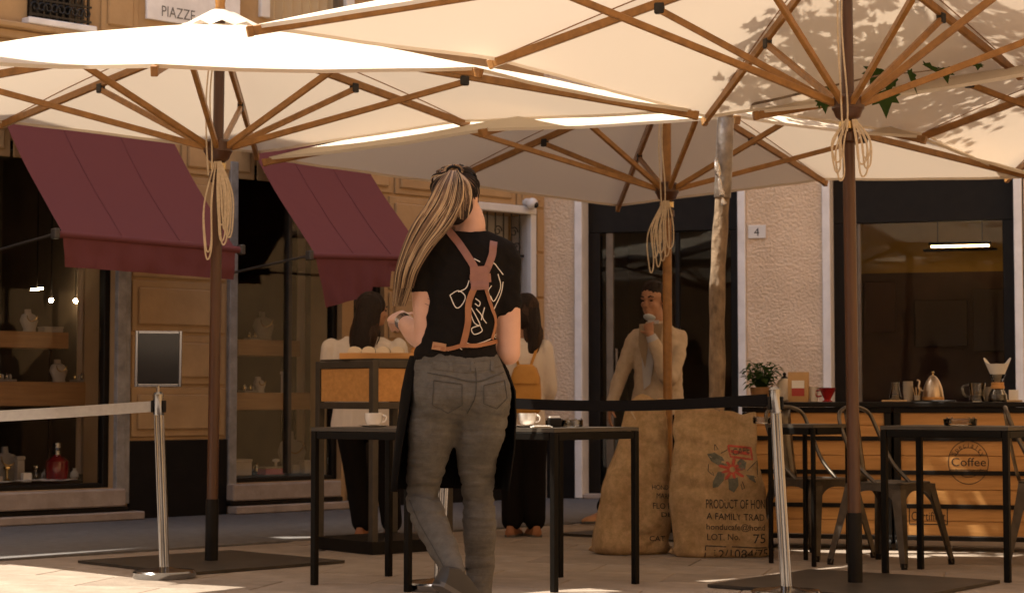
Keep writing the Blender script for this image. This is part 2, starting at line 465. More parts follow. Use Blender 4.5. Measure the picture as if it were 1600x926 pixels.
# ================================================================== LEFT BUILDING (ochre, shops with awnings)
def plane_hit(px, py, P, N, off=0.0):
    r = ray(px, py); Pq = P - N * off
    k = (Pq - CAM).dot(N) / r.dot(N)
    return CAM + r * k
def LF(px, py, off=0.0):
    q = plane_hit(px, py, CL, NL, off) - CL
    return q.dot(UL), q.z
def RF(px, py, off=0.0):
    q = plane_hit(px, py, CL, NR, off) - CL
    return q.dot(UR), q.z
def lx(px, off=0.0, py=600): return LF(px, py, off)[0]
def rx(px, off=0.0, py=600): return RF(px, py, off)[0]

LB = thing('ochre_building', 'ochre building with moulded stone blocks and two shop windows under burgundy awnings', 'building', CL, AL)
W1a, W1b = lx(-330), lx(178)          # shop window by the left edge
W2a, W2b = lx(366), lx(534)           # shop window behind the stand
W3a, W3b = lx(748), lx(824)           # small grilled window
D1a, D1b = lx(552), lx(600)
HOP = 2.75; SILL = .24
z3a, z3b = 1.25, LF(786, 332)[1]
wall = MB(); TH = .42
def wseg(a, b, z0, z1): wall.box(a, b, 0, TH, z0, z1)
LEFT_END = -24.0
wseg(LEFT_END, W1a, .0, 4.6)
wseg(W1a, W1b, 0, SILL); wseg(W1b, W2a, 0, 4.6)
wseg(W2a, W2b, 0, SILL); wseg(W2b, D1a, 0, 4.6)
wseg(D1b, W3a, 0, 4.6); wseg(W3a, W3b, 0, z3a); wseg(W3a, W3b, z3b, 4.6); wseg(W3b, 0.0, 0, 4.6)
U1a, U1b = lx(42, 0, 30), lx(132, 0, 30); zu = LF(86, 36)[1]
wseg(W1a, U1a, HOP, 4.6); wseg(U1a, U1b, HOP, zu); wseg(U1b, W1b, HOP, 4.6)
U2a, U2b = lx(418, 0, 20), lx(545, 0, 20); zu2 = LF(480, 40)[1]
wseg(W2a, U2a if U2a > W2a else W2a, HOP, 4.6) if U2a > W2a else None
wseg(max(U2a, W2a), min(U2b, W2b), HOP, zu2)
wseg(W2b, W2b + .001, HOP, HOP + .01) if False else None
wseg(D1a, D1b, 2.35, 4.6)
if U2b < W2b: wseg(U2b, W2b, HOP, 4.6)
wall.box(-7.6, 0, -.0, 9, 4.6, 14.0)                    # unseen upper storeys, tall part; height set for the shade it casts
wall.box(LEFT_END, -7.6, .0, 9, 4.6, 7.1)               # unseen upper storeys, lower part; roof stepped down to let sun past
wall.box(LEFT_END, 0, 3.2, 9, 0, 4.6)                   # mass behind the shops
wall.build('wall', M_ochre, LB, False)
cor = MB(); cor.box(-7.6, .0, -.22, -.004, 13.6, 13.9, .03); cor.build('cornice', M_ochre, LB, False)
cor = MB(); cor.box(LEFT_END, -7.61, -.22, -.004, 6.75, 7.0, .03); cor.build('cornice', M_ochre, LB, False)
sc_b = MB(); zs = LF(60, 58)[1]
sc_b.box(LEFT_END, -.01, -.06, -.003, zs - .05, zs + .02, .01); sc_b.box(LEFT_END, -.01, -.10, -.003, zs + .02, zs + .07, .012)
sc_b.build('string_course', M_ochre_b, LB, False)
for a, b in ((W1b + .12, W2a - .08), (W2b + .06, D1a - .0), (D1b, -.02)):
    pl = MB(); pl.box(a, b, -.03, -.002, .005, .585, .006); pl.build('plinth', M_plinth, LB, False)
# rusticated blocks with a raised moulded panel, course by course
def block(a, b, z0, z1):
    g = .012; mb = MB(); w, h = b - a, z1 - z0
    mb.box(g, w - g, -.016, -.002, g, h - g, .006)
    e = .05
    if w > .22:
        mb.box(g + e, w - g - e, -.034, -.0155, g + e, h - g - e, .012)
    o = mb.build('stone_block', M_ochre if random.random() < .5 else M_ochre_b, LB, False); o.location = (a, 0, z0)
zc = [.60, .995, 1.39, 1.80, 2.21, 2.61, 3.0]
for ci in range(len(zc) - 1):
    z0, z1 = zc[ci], zc[ci + 1]; zm = (z0 + z1) / 2
    iv = [(W1b + .13, W2a - .085), (W2b + .06, D1a - .03), (D1b + .03, -.005)]
    if z0 >= 2.6: iv = [(lx(-60), -.005)]
    if z0 >= z3a - .2 and z1 <= z3b + .25: iv = [q for q in iv[:-1]] + [(D1b + .03, W3a - .1), (W3b + .1, -.005)]
    for a, b in iv:
        n = max(1, round((b - a) / .72)); off = .5 if ci % 2 and n > 1 else 0
        cuts = [a] + [a + (b - a) * (k + off) / n for k in range(0 if off else 1, n)] + [b]
        for c0, c1 in zip(cuts[:-1], cuts[1:]):
            if c1 - c0 > .05: block(c0, c1, z0, z1)
# upper wall panels
for a, b in ((lx(-20, 0, 30), U1a - .12), (U1b + .12, lx(222, 0, 20) - .03)):
    if b - a > .2: block(a, b, zs + .1, zs + .62)
# window surrounds
def surround(par, a, b, z0, z1, w, m, name='window_surround', depth=.05):
    mb = MB()
    mb.box(a - w, a, -depth, .2, z0, z1, .006); mb.box(b, b + w, -depth, .2, z0, z1, .006); mb.box(a - w, b + w, -depth - .003, .2, z1 + .001, z1 + w, .006)
    return mb.build(name, m, par, False)
gs = MB()
for a in (W1b + .001, W2a - .077): gs.box(a + .0, a + .076, -.045, .2, .12, HOP, .006)
gs.box(W1b + .078, W1b + .125, -.03, .18, .12, HOP, .005)
gs.build('stone_jamb', M_greystone, LB, False)
def shop_window(a, b, z0, z1, mull, name='shop_window'):
    fr = MB(); t = .05
    fr.box(a, a + t, .06, .14, z0, z1, .006); fr.box(b - t, b, .06, .14, z0, z1, .006)
    fr.box(a + t, b - t, .062, .138, z0, z0 + .035, .006); fr.box(a + t, b - t, .062, .138, z1 - .06, z1, .006)
    o = fr.build(name, M_darkframe, LB, False)
    xs = [a + t] + mull + [b - t]
    for k in range(len(xs) - 1):
        g = MB(); g.box(xs[k] + .012, xs[k + 1] - .012, .095, .103, z0 + .034, z1 - .055); g.build('pane', M_glass, o, False)
    for m_ in mull:
        g = MB(); g.box(m_ - .018, m_ + .018, .064, .136, z0 + .06, z1 - .06, .004); g.build('mullion', M_tubegrey, o, False)
    return o
shop_window(W1a, W1b, SILL, HOP, [lx(-110)])
shop_window(W2a, W2b, SILL, HOP, [lx(449, .1)])
# bright edge trim inside the first window
mb = MB(); xt = lx(166, .12); mb.box(xt - .016, xt + .016, .145, .17, SILL + .06, HOP - .08, .003); mb.build('window_trim', M_white, LB, False)
# shop doorway
mb = MB(); mb.box(D1a, D1a + .05, .05, .16, .1, 2.35, .006); mb.box(D1b - .05, D1b, .05, .16, .1, 2.35, .006); mb.box(D1a + .05, D1b - .05, .052, .158, 2.28, 2.35, .006)
dr = mb.build('door_frame', M_darkframe, LB, False)
mb = MB(); mb.box(D1a + .052, D1b - .052, .09, .13, .1, 2.279, .004); mb.build('door_leaf', M_darkframe, dr, False)
# sills and steps
for a, b in ((W1a, W1b + .18), (W2a - .085, W2b + .05)):
    mb = MB(); mb.box(a, b, -.16, -.035, .008, .068, .008); mb.build('step', M_step, LB, False)
    mb = MB(); mb.box(a, b - .1, -.09, .055, .070, .105, .006); mb.build('step_riser', M_darkframe, LB, False)
    mb = MB(); mb.box(a, b - .14, -.12, .057, .108, SILL - .004, .01); mb.build('sill', M_step, LB, False)
# shop interior
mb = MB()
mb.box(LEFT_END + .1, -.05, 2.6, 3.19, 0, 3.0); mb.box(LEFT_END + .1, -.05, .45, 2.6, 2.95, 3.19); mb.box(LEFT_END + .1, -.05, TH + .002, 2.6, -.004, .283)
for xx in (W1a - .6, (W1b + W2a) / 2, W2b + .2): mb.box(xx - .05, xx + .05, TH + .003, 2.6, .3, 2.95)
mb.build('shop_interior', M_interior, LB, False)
for a, b, o_ in ((lx(106, .75), lx(163, .62), .62), (lx(452, .8), lx(533, .7), .70)):
    n = 26; rings = [[V((a + (b - a) * k / n, o_ + .02 * math.sin(k * 1.3), z)) for k in range(n + 1)] for z in (.32, 2.9)]
    cu = MB(); cu.loft(rings, closed=False); cu.build('curtain', M_cream, LB)
# small grilled window
s3 = surround(LB, W3a, W3b, z3a, z3b, .07, M_white, 'grilled_window', .05)
mb = MB(); mb.box(W3a, W3b, .25, .3, z3a, z3b); mb.build('shutter', mat('grey_shutter', (.40, .37, .33), .7, var=.15), s3, False)
mb = MB(); mb.box(W3a - .1, W3b + .1, -.09, .2, z3a - .06, z3a - .002, .008); mb.build('sill', M_marble, s3, False)
def scroll(mb, c, r, sgn, turns=1.3, th=.006, y=.05):
    pts = []
    for k in range(26):
        a = k / 25 * turns * 2 * math.pi; rr = r * (1 - .75 * k / 25)
        pts.append(V((c[0] + sgn * rr * math.cos(a), y, c[1] + rr * math.sin(a))))
    mb.tube(pts, th, 6)
nb = 6
for k in range(nb):
    xb = W3a + (W3b - W3a) * (k + .5) / nb
    g = MB(); g.cyl((xb, .05, z3a), (xb, .05, z3b), .007, n=8)
    g.build('grille_bar', M_iron, s3)
g = MB()
for k in range(3):
    xb = W3a + (W3b - W3a) * (k + .5) / 3
    for zz in (z3b - .16, z3b - .55, z3b - .95):
        scroll(g, (xb - .02, zz), .05, 1); scroll(g, (xb + .02, zz - .14), .05, -1)
g.box(W3a, W3b, .042, .058, z3b - .38, z3b - .36); g.box(W3a, W3b, .042, .058, z3b - .78, z3b - .76)
g.build('grille_scrolls', M_iron, s3)
# upper window with wrought grille, top left
u1 = MB(); u1.box(U1a - .04, U1b + .05, -.10, .2, zu - .05, zu - .002, .006); u1o = u1.build('upper_window', M_marble, LB, False)
mb = MB(); mb.box(U1a, U1b, .22, .26, zu, 4.6); mb.build('pane', M_darkframe, u1o, False)
nb = 9
for k in range(nb + 1):
    xb = U1a + (U1b - U1a) * k / nb
    g = MB(); g.box(xb - .008, xb + .008, -.06, -.044, zu + .01, 4.5); g.build('grille_bar', M_iron, u1o, False)
g = MB()
for zz in (zu + .02, zu + .13): g.box(U1a - .02, U1b + .02, -.068, -.0605, zz, zz + .016)
for k in range(nb):
    xb = U1a + (U1b - U1a) * (k + .5) / nb
    scroll(g, (xb, zu + .08), .04, 1 if k % 2 else -1, 1.1, .006, -.075)
    scroll(g, (xb, zu + .26), .04, 1 if k % 2 else -1, 1.1, .006, -.075)
g.build('grille_scrolls', M_iron, u1o)
# upper window with pale curtain behind the left parasol's top
u2o = surround(LB, max(U2a, W2a) + .0, min(U2b, W2b), zu2, 4.5, .09, M_white, 'curtained_window', .04)
mb = MB(); a, b = max(U2a, W2a), min(U2b, W2b); n = 60
mb.loft([[V((a + (b - a) * k / n, .16 + .035 * math.sin(k * .9), z)) for k in range(n + 1)] for z in (zu2, 4.5)], closed=False)
mb.build('curtain', M_napkin, u2o)
mb = MB(); mb.box(a, b, .06, .068, zu2, 4.5); mb.build('pane', M_glass, u2o, False)
# marble street plate PIAZZE
a, z0 = LF(226, 30); b, _ = LF(372, 30); z1 = z0 + .5
mb = MB(); mb.box(a, b, -.03, -.003, z0, z1, .004)
sg = tag(mb.build('street_plate', M_marble, None, False), 'pale marble street plate reading PIAZZE above the left parasol', 'sign'); sg.location = CL; sg.rotation_euler = (0, 0, AL)
tv, tf = text_geo('PIAZZE', .118); xa, zb = LF(248, 26)
mb = MB(); mb.add([V((xa + p.x * .82, -.0325, zb + p.y)) for p in tv], tf); mb.build('lettering', mat('grey_letter', (.13, .12, .11), .7), sg, False)

# security camera by the small window
cx_, cz_ = LF(833, 318, -.12)
sc1 = thing('security_camera', 'white dome security camera on the ochre wall beside the grilled window', 'camera', CL, AL)
mb = MB(); mb.cyl((cx_, -.002, cz_ + .02), (cx_, -.07, cz_ + .02), .035, .03, 16); mb.build('mount', M_white, sc1)
mb = MB(); mb.ell((cx_, -.11, cz_), .055, .05, .052, 18, 12); mb.build('housing', M_white, sc1)
mb = MB(); mb.ell((cx_ + .008, -.142, cz_ - .012), .03, .026, .03, 16, 9); mb.build('lens', M_acryl, sc1)

# ------------------------------------------------------------------ awnings
def awning(label, px_l, py_l, px_r, py_r, ztop, drop, loose):
    OFF = -1.0
    ta, za = LF(px_l, py_l, OFF); tb, zb = LF(px_r, py_r, OFF)
    A = thing('awning', label, 'awning', CL, AL, 'burgundy shop awnings')
    n, m = 24, 14; rings = []
    for i in range(m + 1):
        k = i / m; row = []
        for j in range(n + 1):
            q = j / n; t = ta + (tb - ta) * q; zf = za + (zb - za) * q
            sag = -.035 * math.sin(math.pi * k) - .012 * math.sin(math.pi * q) * math.sin(math.pi * k)
            row.append(V((t, -.05 + (OFF + .05) * k, ztop + (zf - ztop) * k + sag + .010 * mn.noise(V((t * 3, k * 3, 1))) + .012 * mn.noise(V((t * 1.3, k * 1.7, 7))))))
        rings.append(row)
    mb = MB(); mb.loft(rings, closed=False); fab = mb.build('fabric', M_burg, A)
    for q in (.34, .70):
        mb = MB(); t = ta + (tb - ta) * q
        mb.tube([p[int(q * n)] + V((0, 0, .004)) for p in rings], .0035, 6); mb.build('seam', M_burg, fab)
    rows = []
    for i in range(9):
        k = i / 8; row = []
        for j in range(n * 2 + 1):
            q = j / (n * 2); t = ta + (tb - ta) * q; zf = za + (zb - za) * q - .035
            d = drop
            if loose: d = drop * (1.0 if q > .42 else 1.75 - 1.1 * q) * (.42 if q > .62 else 1)
            w = .012 * math.sin(q * 40) * k + .02 * mn.noise(V((q * 7, k * 2, 3.3))) * k
            row.append(V((t + (.10 * k * (1 - q) if loose else .02 * k * (1 - q)), OFF - .012 + w, zf - d * k)))
        rows.append(row)
    mb = MB(); mb.loft(rows, closed=False); mb.build('valance', M_burg, A)
    mb = MB(); mb.cyl((ta - .03, OFF, za - .018), (tb + .05, OFF, zb - .018), .026, n=14); mb.build('front_bar', M_burg, A)
    for t, z in ((ta - .05, za), (tb + .06, zb)):
        mb = MB(); mb.box(t - .02, t + .02, OFF - .03, OFF + .03, z - .05, z + .02, .006); mb.build('end_cap', M_tubegrey, A, False)
        tw = t
        mb = MB(); mb.cyl((tw, OFF + .03, z - .02), (tw, -.02, z - .10), .010, n=8); mb.build('arm', M_tubegrey, A)
    mb = MB(); mb.box(ta, tb, -.12, -.035, ztop - .05, ztop + .07, .01); mb.build('cassette', M_darkframe, A, False)
    return A
awning('burgundy awning stretched over the leftmost shop window, behind the left parasol', 97, 362, 366, 386, 3.02, .20, False)
awning('burgundy awning with a loose hanging valance flap, between left parasol pole and waitress', 492, 396, 668, 400, 3.0, .21, True)

# ------------------------------------------------------------------ shop window goods
def on_left(px, py, off):
    t, z = LF(px, py, off); return CL + UL * t - NL * off + Z * z
def goods(name, label, cat, px, py, off, zbase, grp=None):
    p = on_left(px, py, off); p.z = zbase
    return thing(name, label, cat, p, AL, grp)
def shelf(label, x0, x1, ytop, ybot, off, dep=.26):
    a, z1 = LF(x0, ytop, off); b, _ = LF(x1, ytop, off); _, z0 = LF((x0 + x1) / 2, ybot, off)
    z1 = LF((x0 + x1) / 2, ytop, off)[1]
    mb = MB(); mb.box(a, b, off, off + dep, z0, z1, .006)
    o = tag(mb.build('display_shelf', M_shelf, None, False), label, 'shelf', 'wooden shelves in the shop windows'); o.location = CL; o.rotation_euler = (0, 0, AL)
    for xx in (a + .03, b - .03): mb = MB(); mb.cyl((xx, off + dep - .04, .28), (xx, off + dep - .04, z0), .012); mb.build('support', M_darkframe, o)
    return z1
zA = shelf('upper wooden shelf in the leftmost shop window', -60, 108, 517, 543, .42)
zB = shelf('lower wooden shelf in the leftmost shop window', -60, 163, 596, 634, .40)
zC = shelf('upper wooden shelf in the shop window right of the pole', 372, 470, 531, 556, .55)
zD = shelf('lower wooden shelf in the shop window right of the pole', 366, 486, 613, 640, .42)
def bust(label, px, off, z, h, m):
    g = goods('necklace_bust', label, 'display bust', px, 600, off, z, 'necklace busts in the shop windows')
    mb = MB(); mb.rings([(V((0, 0, 0)), .06 * h / .2, .035), (V((0, 0, .12 * h)), .055 * h / .2, .03), (V((0, .01, .5 * h)), .085 * h / .2, .04), (V((0, .02, .75 * h)), .06 * h / .2, .035), (V((0, .025, .82 * h)), .026, .022), (V((0, .03, h)), .024, .02)], 16, 2.4)
    mb.build('torso', m, g)
    mb = MB(); mb.tube([V((.05 * h / .2 * math.cos(a), -.04 - .01 * math.sin(a), .72 * h + .10 * h / .2 * math.sin(a) * .5)) for a in [math.pi + k * math.pi / 12 for k in range(13)]], .004, 6); mb.build('necklace', M_brass, g)
bust('pale necklace bust tilted on the upper left shop shelf', 45, .52, zA, .17, M_pale)
bust('small pale bust on the lower left shop shelf', 92, .50, zB, .17, M_pale)
bust('dim grey bust on the upper shelf right of the pole', 412, .65, zC, .24, M_greybag)
bust('tiny bust on the lower shelf right of the pole', 406, .52, zD, .13, M_pale)
bust('large grey bust on the floor of the shop window right of the pole', 458, .5, .285, .34, M_greybag)
bust('dark bust on the floor of the leftmost shop window', 12, .5, .285, .26, M_greybag)
def boxy(name, label, cat, px, off, z, w, d, h, m, lid=None):
    g = goods(name, label, cat, px, 600, off, z)
    mb = MB(); mb.box(-w / 2, w / 2, -d / 2, d / 2, 0, h, .004); mb.build('box', m, g, False)
    mb = MB(); mb.box(-w / 2 - .004, w / 2 + .004, -d / 2 - .004, d / 2 + .004, h + .001, h + max(.012, h * .18), .003); mb.build('lid', lid or m, g, False)
boxy('gift_box', 'white upright card box on the lower shelf right of the pole', 'box', 445, .50, zD, .05, .05, .15, M_paper)
boxy('gift_box', 'pale flat box on the upper left shop shelf', 'box', 78, .5, zA, .16, .10, .03, M_pale)
boxy('gift_box', 'beige box low in the shop window right of the pole', 'box', 374, .3, .285, .16, .14, .11, M_pale)
boxy('gift_box', 'small white box beside the large grey bust', 'box', 480, .30, .285, .11, .1, .09, M_pale)
boxy('jewel_case', 'open jewel case with dark red lining in the right shop window', 'case', 424, .30, .285, .19, .12, .05, M_red, M_pale)
boxy('gift_box', 'pale box standing on the window floor near the red bottle', 'box', 32, .45, .285, .06, .05, .16, M_pale)
g = goods('perfume_bottle', 'round dark red bottle with silver cap in the leftmost shop window', 'bottle', 91, 600, .30, .285)
mb = MB(); mb.lathe([(.055, 0), (.082, .012), (.088, .08), (.084, .15), (.055, .18), (.026, .19), (.026, .2)], 24); mb.build('body', M_redglass, g)
mb = MB(); mb.lathe([(.03, .2), (.03, .23), (.02, .235), (.034, .25), (.034, .285), (.012, .30)], 18); mb.build('cap', M_chrome, g)
g = goods('folded_cloth', 'white cloth spread over the sill inside the leftmost shop window', 'cloth', 60, 600, .24, .286)
mb = MB(); n = 20; mb.loft([[V((-.62 + .95 * i / n, -.10 + .2 * k, .012 + .022 * abs(mn.noise(V((i * .3, k * 4, 2)))))) for i in range(n + 1)] for k in (0, .25, .5, .75, 1)], closed=False)
mb.build('cloth', M_paper, g)
# ring stands / trinkets on the shelves
rr = random.Random(4)
for (px, off, z, lab) in ((8, .5, zB, 'on the lower left shop shelf, far left'), (126, .5, zB, 'on the lower left shop shelf, right end'), (388, .52, zD, 'on the lower shelf right of the pole, near the stone jamb'), (396, .65, zC, 'on the upper shelf right of the pole'), (56, .45, .285, 'on the floor of the leftmost shop window')):
    g = goods('jewellery_tray', 'small tray of trinkets ' + lab, 'tray', px, 600, off, z, 'trinket trays in the shop windows')
    mb = MB(); mb.box(-.07, .07, -.05, .05, 0, .018, .004); mb.build('tray', M_greybag, g, False)
    for k in range(5):
        mb = MB(); x = -.05 + .025 * k; mb.ell((x, rr.uniform(-.03, .03), .018 + .018), .011, .011, rr.uniform(.018, .035), 8, 6); mb.build('trinket', [M_brass, M_pale, M_chrome][k % 3], g)
for k in range(16):
    left = k < 9; px = (-2 + k * 15) if left else (372 + (k - 9) * 15); off = .34 + .10 * (k % 3)
    g = goods('trinket', ['small box', 'slim ring stand', 'tiny vase'][k % 3] + ' on the ' + ('leftmost' if left else 'second') + ' shop window floor, ' + ['first', 'second', 'third'][(k if left else k - 9) // 3] + ' such from left', 'trinket', px, 600, off, .285, 'trinkets on the floor of the ' + ('left' if left else 'right') + ' shop window')
    mm = [M_pale, M_brass, M_greybag, M_paper, M_chrome][k % 5]
    mb = MB()
    if k % 3 == 0: mb.box(-.035, .035, -.02, .02, 0, .05 + .02 * (k % 2), .004); mb.build('box', mm, g, False)
    elif k % 3 == 1: mb.lathe([(.025, 0), (.028, .01), (.008, .03), (.01, .09), (.03, .10), (.028, .115), (.004, .12)], 14); mb.build('stand', mm, g)
    else: mb.lathe([(.02, 0), (.034, .02), (.03, .05), (.012, .07), (.014, .085)], 14); mb.build('vase', mm, g)
# lit lamps inside the leftmost shop
for px, py in ((80, 469), (118, 470)):
    p = on_left(px, py, 1.3)
    g = thing('ceiling_spot', 'small lit spot lamp inside the leftmost shop, ' + ('left' if px < 100 else 'right') + ' one of two', 'lamp', p, 0, 'lit spots in the shop')
    mb = MB(); mb.ell((0, 0, 0), .017, .017, .017, 12, 8); mb.build('bulb', M_bulb, g)
    mb = MB(); mb.cyl((0, 0, .015), (0, 0, 2.952 - p.z), .006, n=8); mb.build('rod', M_darkframe, g)
p = on_left(58, 452, 1.0)
g = thing('tube_lamp', 'short lit tube lamp hanging in the leftmost shop', 'lamp', p, AL)
mb = MB(); mb.cyl((-.05, 0, -.005), (.05, 0, .010), .006, n=8); mb.build('tube', M_bulb, g)
mb = MB(); mb.cyl((0, 0, .008), (0, 0, 2.952 - p.z), .004, n=8); mb.build('rod', M_darkframe, g)

# ================================================================== RIGHT BUILDING (plaster, cafe)
RB = thing('plaster_building', 'cafe building of rough beige plaster with dark doorways edged in marble', 'building', CL, AR)
O1a, O1b = rx(911), rx(1154); O2a, O2b = rx(1300), rx(1587)
TOP = 3.05; RE = 22.0
w = MB()
w.box(0.0, O1a - .075, 0, .5, 0, 4.6); w.box(O1b + .075, O2a - .075, 0, .5, 0, 4.6); w.box(O2b + .085, RE, 0, .5, 0, 4.6)
w.box(O1a - .075, O1b + .075, 0, .5, TOP + .09, 4.6); w.box(O2a - .075, O2b + .085, 0, .5, TOP + .09, 4.6)
w.box(0, RE, 0, 9, 4.6, 12.0); w.box(0, RE, 3.4, 9, 0, 4.6)
w.build('wall', M_plaster, RB, False)
for a, b in ((.03, O1a - .076), (O1b + .076, O2a - .076), (O2b + .086, RE)):
    pl = MB(); pl.box(a, b, -.025, -.002, .005, .70, .006); pl.build('plinth', M_plinth, RB, False)
for a, b in ((O1a, O1b), (O2a, O2b)):
    for xx in (a - .072, b + .002):
        mb = MB(); mb.box(xx, xx + .07, -.03, .3, .01, TOP, .006); mb.build('marble_jamb', M_marble, RB, False)
    mb = MB(); mb.box(a - .072, b + .072, -.032, .3, TOP + .001, TOP + .085, .006); mb.build('marble_lintel', M_marble, RB, False)
    mb = MB(); mb.box(a, b, -.02, .32, .006, .045, .005); mb.build('threshold', M_step, RB, False)
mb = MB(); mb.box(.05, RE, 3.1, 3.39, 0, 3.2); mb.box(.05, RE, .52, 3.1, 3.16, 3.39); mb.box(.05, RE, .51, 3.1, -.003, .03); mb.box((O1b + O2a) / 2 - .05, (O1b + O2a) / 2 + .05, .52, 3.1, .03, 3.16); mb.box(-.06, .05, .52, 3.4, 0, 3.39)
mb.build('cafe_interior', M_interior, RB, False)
# dark door unit
dz = RF(1020, 362, .22)[1]
def frame_unit(name, a, b, zh, stile_m, px_st, par=RB):
    mb = MB(); mb.box(a, b, .2, .30, zh, TOP, .004); mb.box(a, a + .11, .2, .30, .046, zh - .001, .004); mb.box(b - .10, b, .2, .30, .046, zh - .001, .004)
    o = mb.build(name, M_darkframe, par, False)
    return o
d1 = frame_unit('entrance_door', O1a, O1b, dz, M_bronze, 0)
xs_ = rx(954, .24)
mb = MB(); mb.box(xs_ - .033, xs_ + .033, .215, .275, .12, dz - .002, .004); mb.build('door_stile', M_bronze, d1, False)
mb = MB(); mb.box(xs_ + .034, O1b - .101, .24, .248, .12, dz - .002); mb.build('pane', M_glass, d1, False)
mb = MB(); mb.box(O1a + .112, xs_ - .034, .24, .248, .12, dz - .002); mb.build('pane', M_glass, d1, False)
xm = rx(1060, .24)
mb = MB(); mb.box(xm - .02, xm + .02, .225, .265, .12, dz - .003, .004); mb.build('door_stile', M_darkframe, d1, False)
mb = MB(); mb.cyl((xs_ + .07, .19, .95), (xs_ + .07, .19, 1.35), .012); mb.box(xs_ + .062, xs_ + .078, .19, .241, .97, .985); mb.box(xs_ + .062, xs_ + .078, .19, .241, 1.31, 1.325); mb.build('door_handle', M_bronze, d1)
mb = MB(); mb.box(O1a + .111, O1b - .101, .21, .275, .046, .118, .004); mb.build('kick_rail', M_darkframe, d1, False)
dz2 = RF(1460, 346, .22)[1]
d2 = frame_unit('cafe_window', O2a, O2b, dz2, M_bronze, 0)
xa2 = rx(1345, .24)
mb = MB(); mb.box(O2a + .111, xa2 - .02, .21, .29, .046, dz2 - .002, .004); mb.build('side_panel', M_darkframe, d2, False)
mb = MB(); mb.box(xa2 - .019, xa2 + .012, .215, .275, .05, dz2 - .002, .004); mb.build('stile', M_bronze, d2, False)
mb = MB(); mb.box(xa2 + .013, O2b - .101, .24, .248, .05, dz2 - .002); mb.build('pane', M_glass, d2, False)
# cafe room seen through the glass
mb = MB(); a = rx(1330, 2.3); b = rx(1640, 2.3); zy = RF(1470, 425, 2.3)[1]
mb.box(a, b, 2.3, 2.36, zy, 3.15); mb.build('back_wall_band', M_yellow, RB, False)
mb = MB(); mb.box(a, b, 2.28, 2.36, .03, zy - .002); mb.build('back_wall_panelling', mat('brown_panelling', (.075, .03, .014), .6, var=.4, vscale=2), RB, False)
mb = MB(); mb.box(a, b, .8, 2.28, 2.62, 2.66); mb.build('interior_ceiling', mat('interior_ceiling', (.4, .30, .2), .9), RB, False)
q = RF(1500, 383, 1.4)
g = thing('bar_lamp', 'long hanging bar lamp glowing behind the cafe window glass', 'lamp', CL + UR * q[0] - NR * 1.4 + Z * q[1], AR)
mb = MB(); mb.box(-.28, .28, -.06, .06, .0, .03, .006); mb.build('shade', M_darkframe, g, False)
mb = MB(); mb.box(-.26, .26, -.045, .045, -.014, -.002); mb.build('tube', mat('lamp_tube', (1, .8, .5), .5, emit=(1, .66, .3), es=9), g, False)
mb = MB(); mb.box(-.33, .33, -.08, .08, -.05, -.036); mb.build('tray', M_darkframe, g, False)
for x in (-.2, .2): mb = MB(); mb.cyl((x, 0, .03), (x, 0, 2.62 - q[1]), .004, n=6); mb.build('cable', M_black, g)
for x in (-.31, .31): mb = MB(); mb.cyl((x, 0, -.04), (x * .8, 0, .01), .004, n=6); mb.build('hanger', M_black, g)
# framed pictures / shelves in the dark rooms
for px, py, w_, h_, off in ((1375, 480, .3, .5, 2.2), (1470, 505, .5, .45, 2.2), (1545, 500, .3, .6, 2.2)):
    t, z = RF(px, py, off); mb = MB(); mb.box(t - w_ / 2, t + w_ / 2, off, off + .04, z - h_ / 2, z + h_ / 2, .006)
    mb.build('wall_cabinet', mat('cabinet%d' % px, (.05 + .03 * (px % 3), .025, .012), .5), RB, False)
# house number
t, z = RF(1183, 362, -.012)
np_ = tag(MB().box(-.078, .078, -.016, -.001, -.058, .058, .003).build('house_number', M_white, None, False), 'small white plate with number 4 on the plaster wall', 'sign')
np_.location = CL + UR * t + Z * z; np_.rotation_euler = (0, 0, AR)
tv, tf = text_geo('4', .10); mb = MB(); mb.add([V((p.x - .028, -.0175, p.y - .036)) for p in tv], tf); mb.build('digit', M_ink, np_, False)

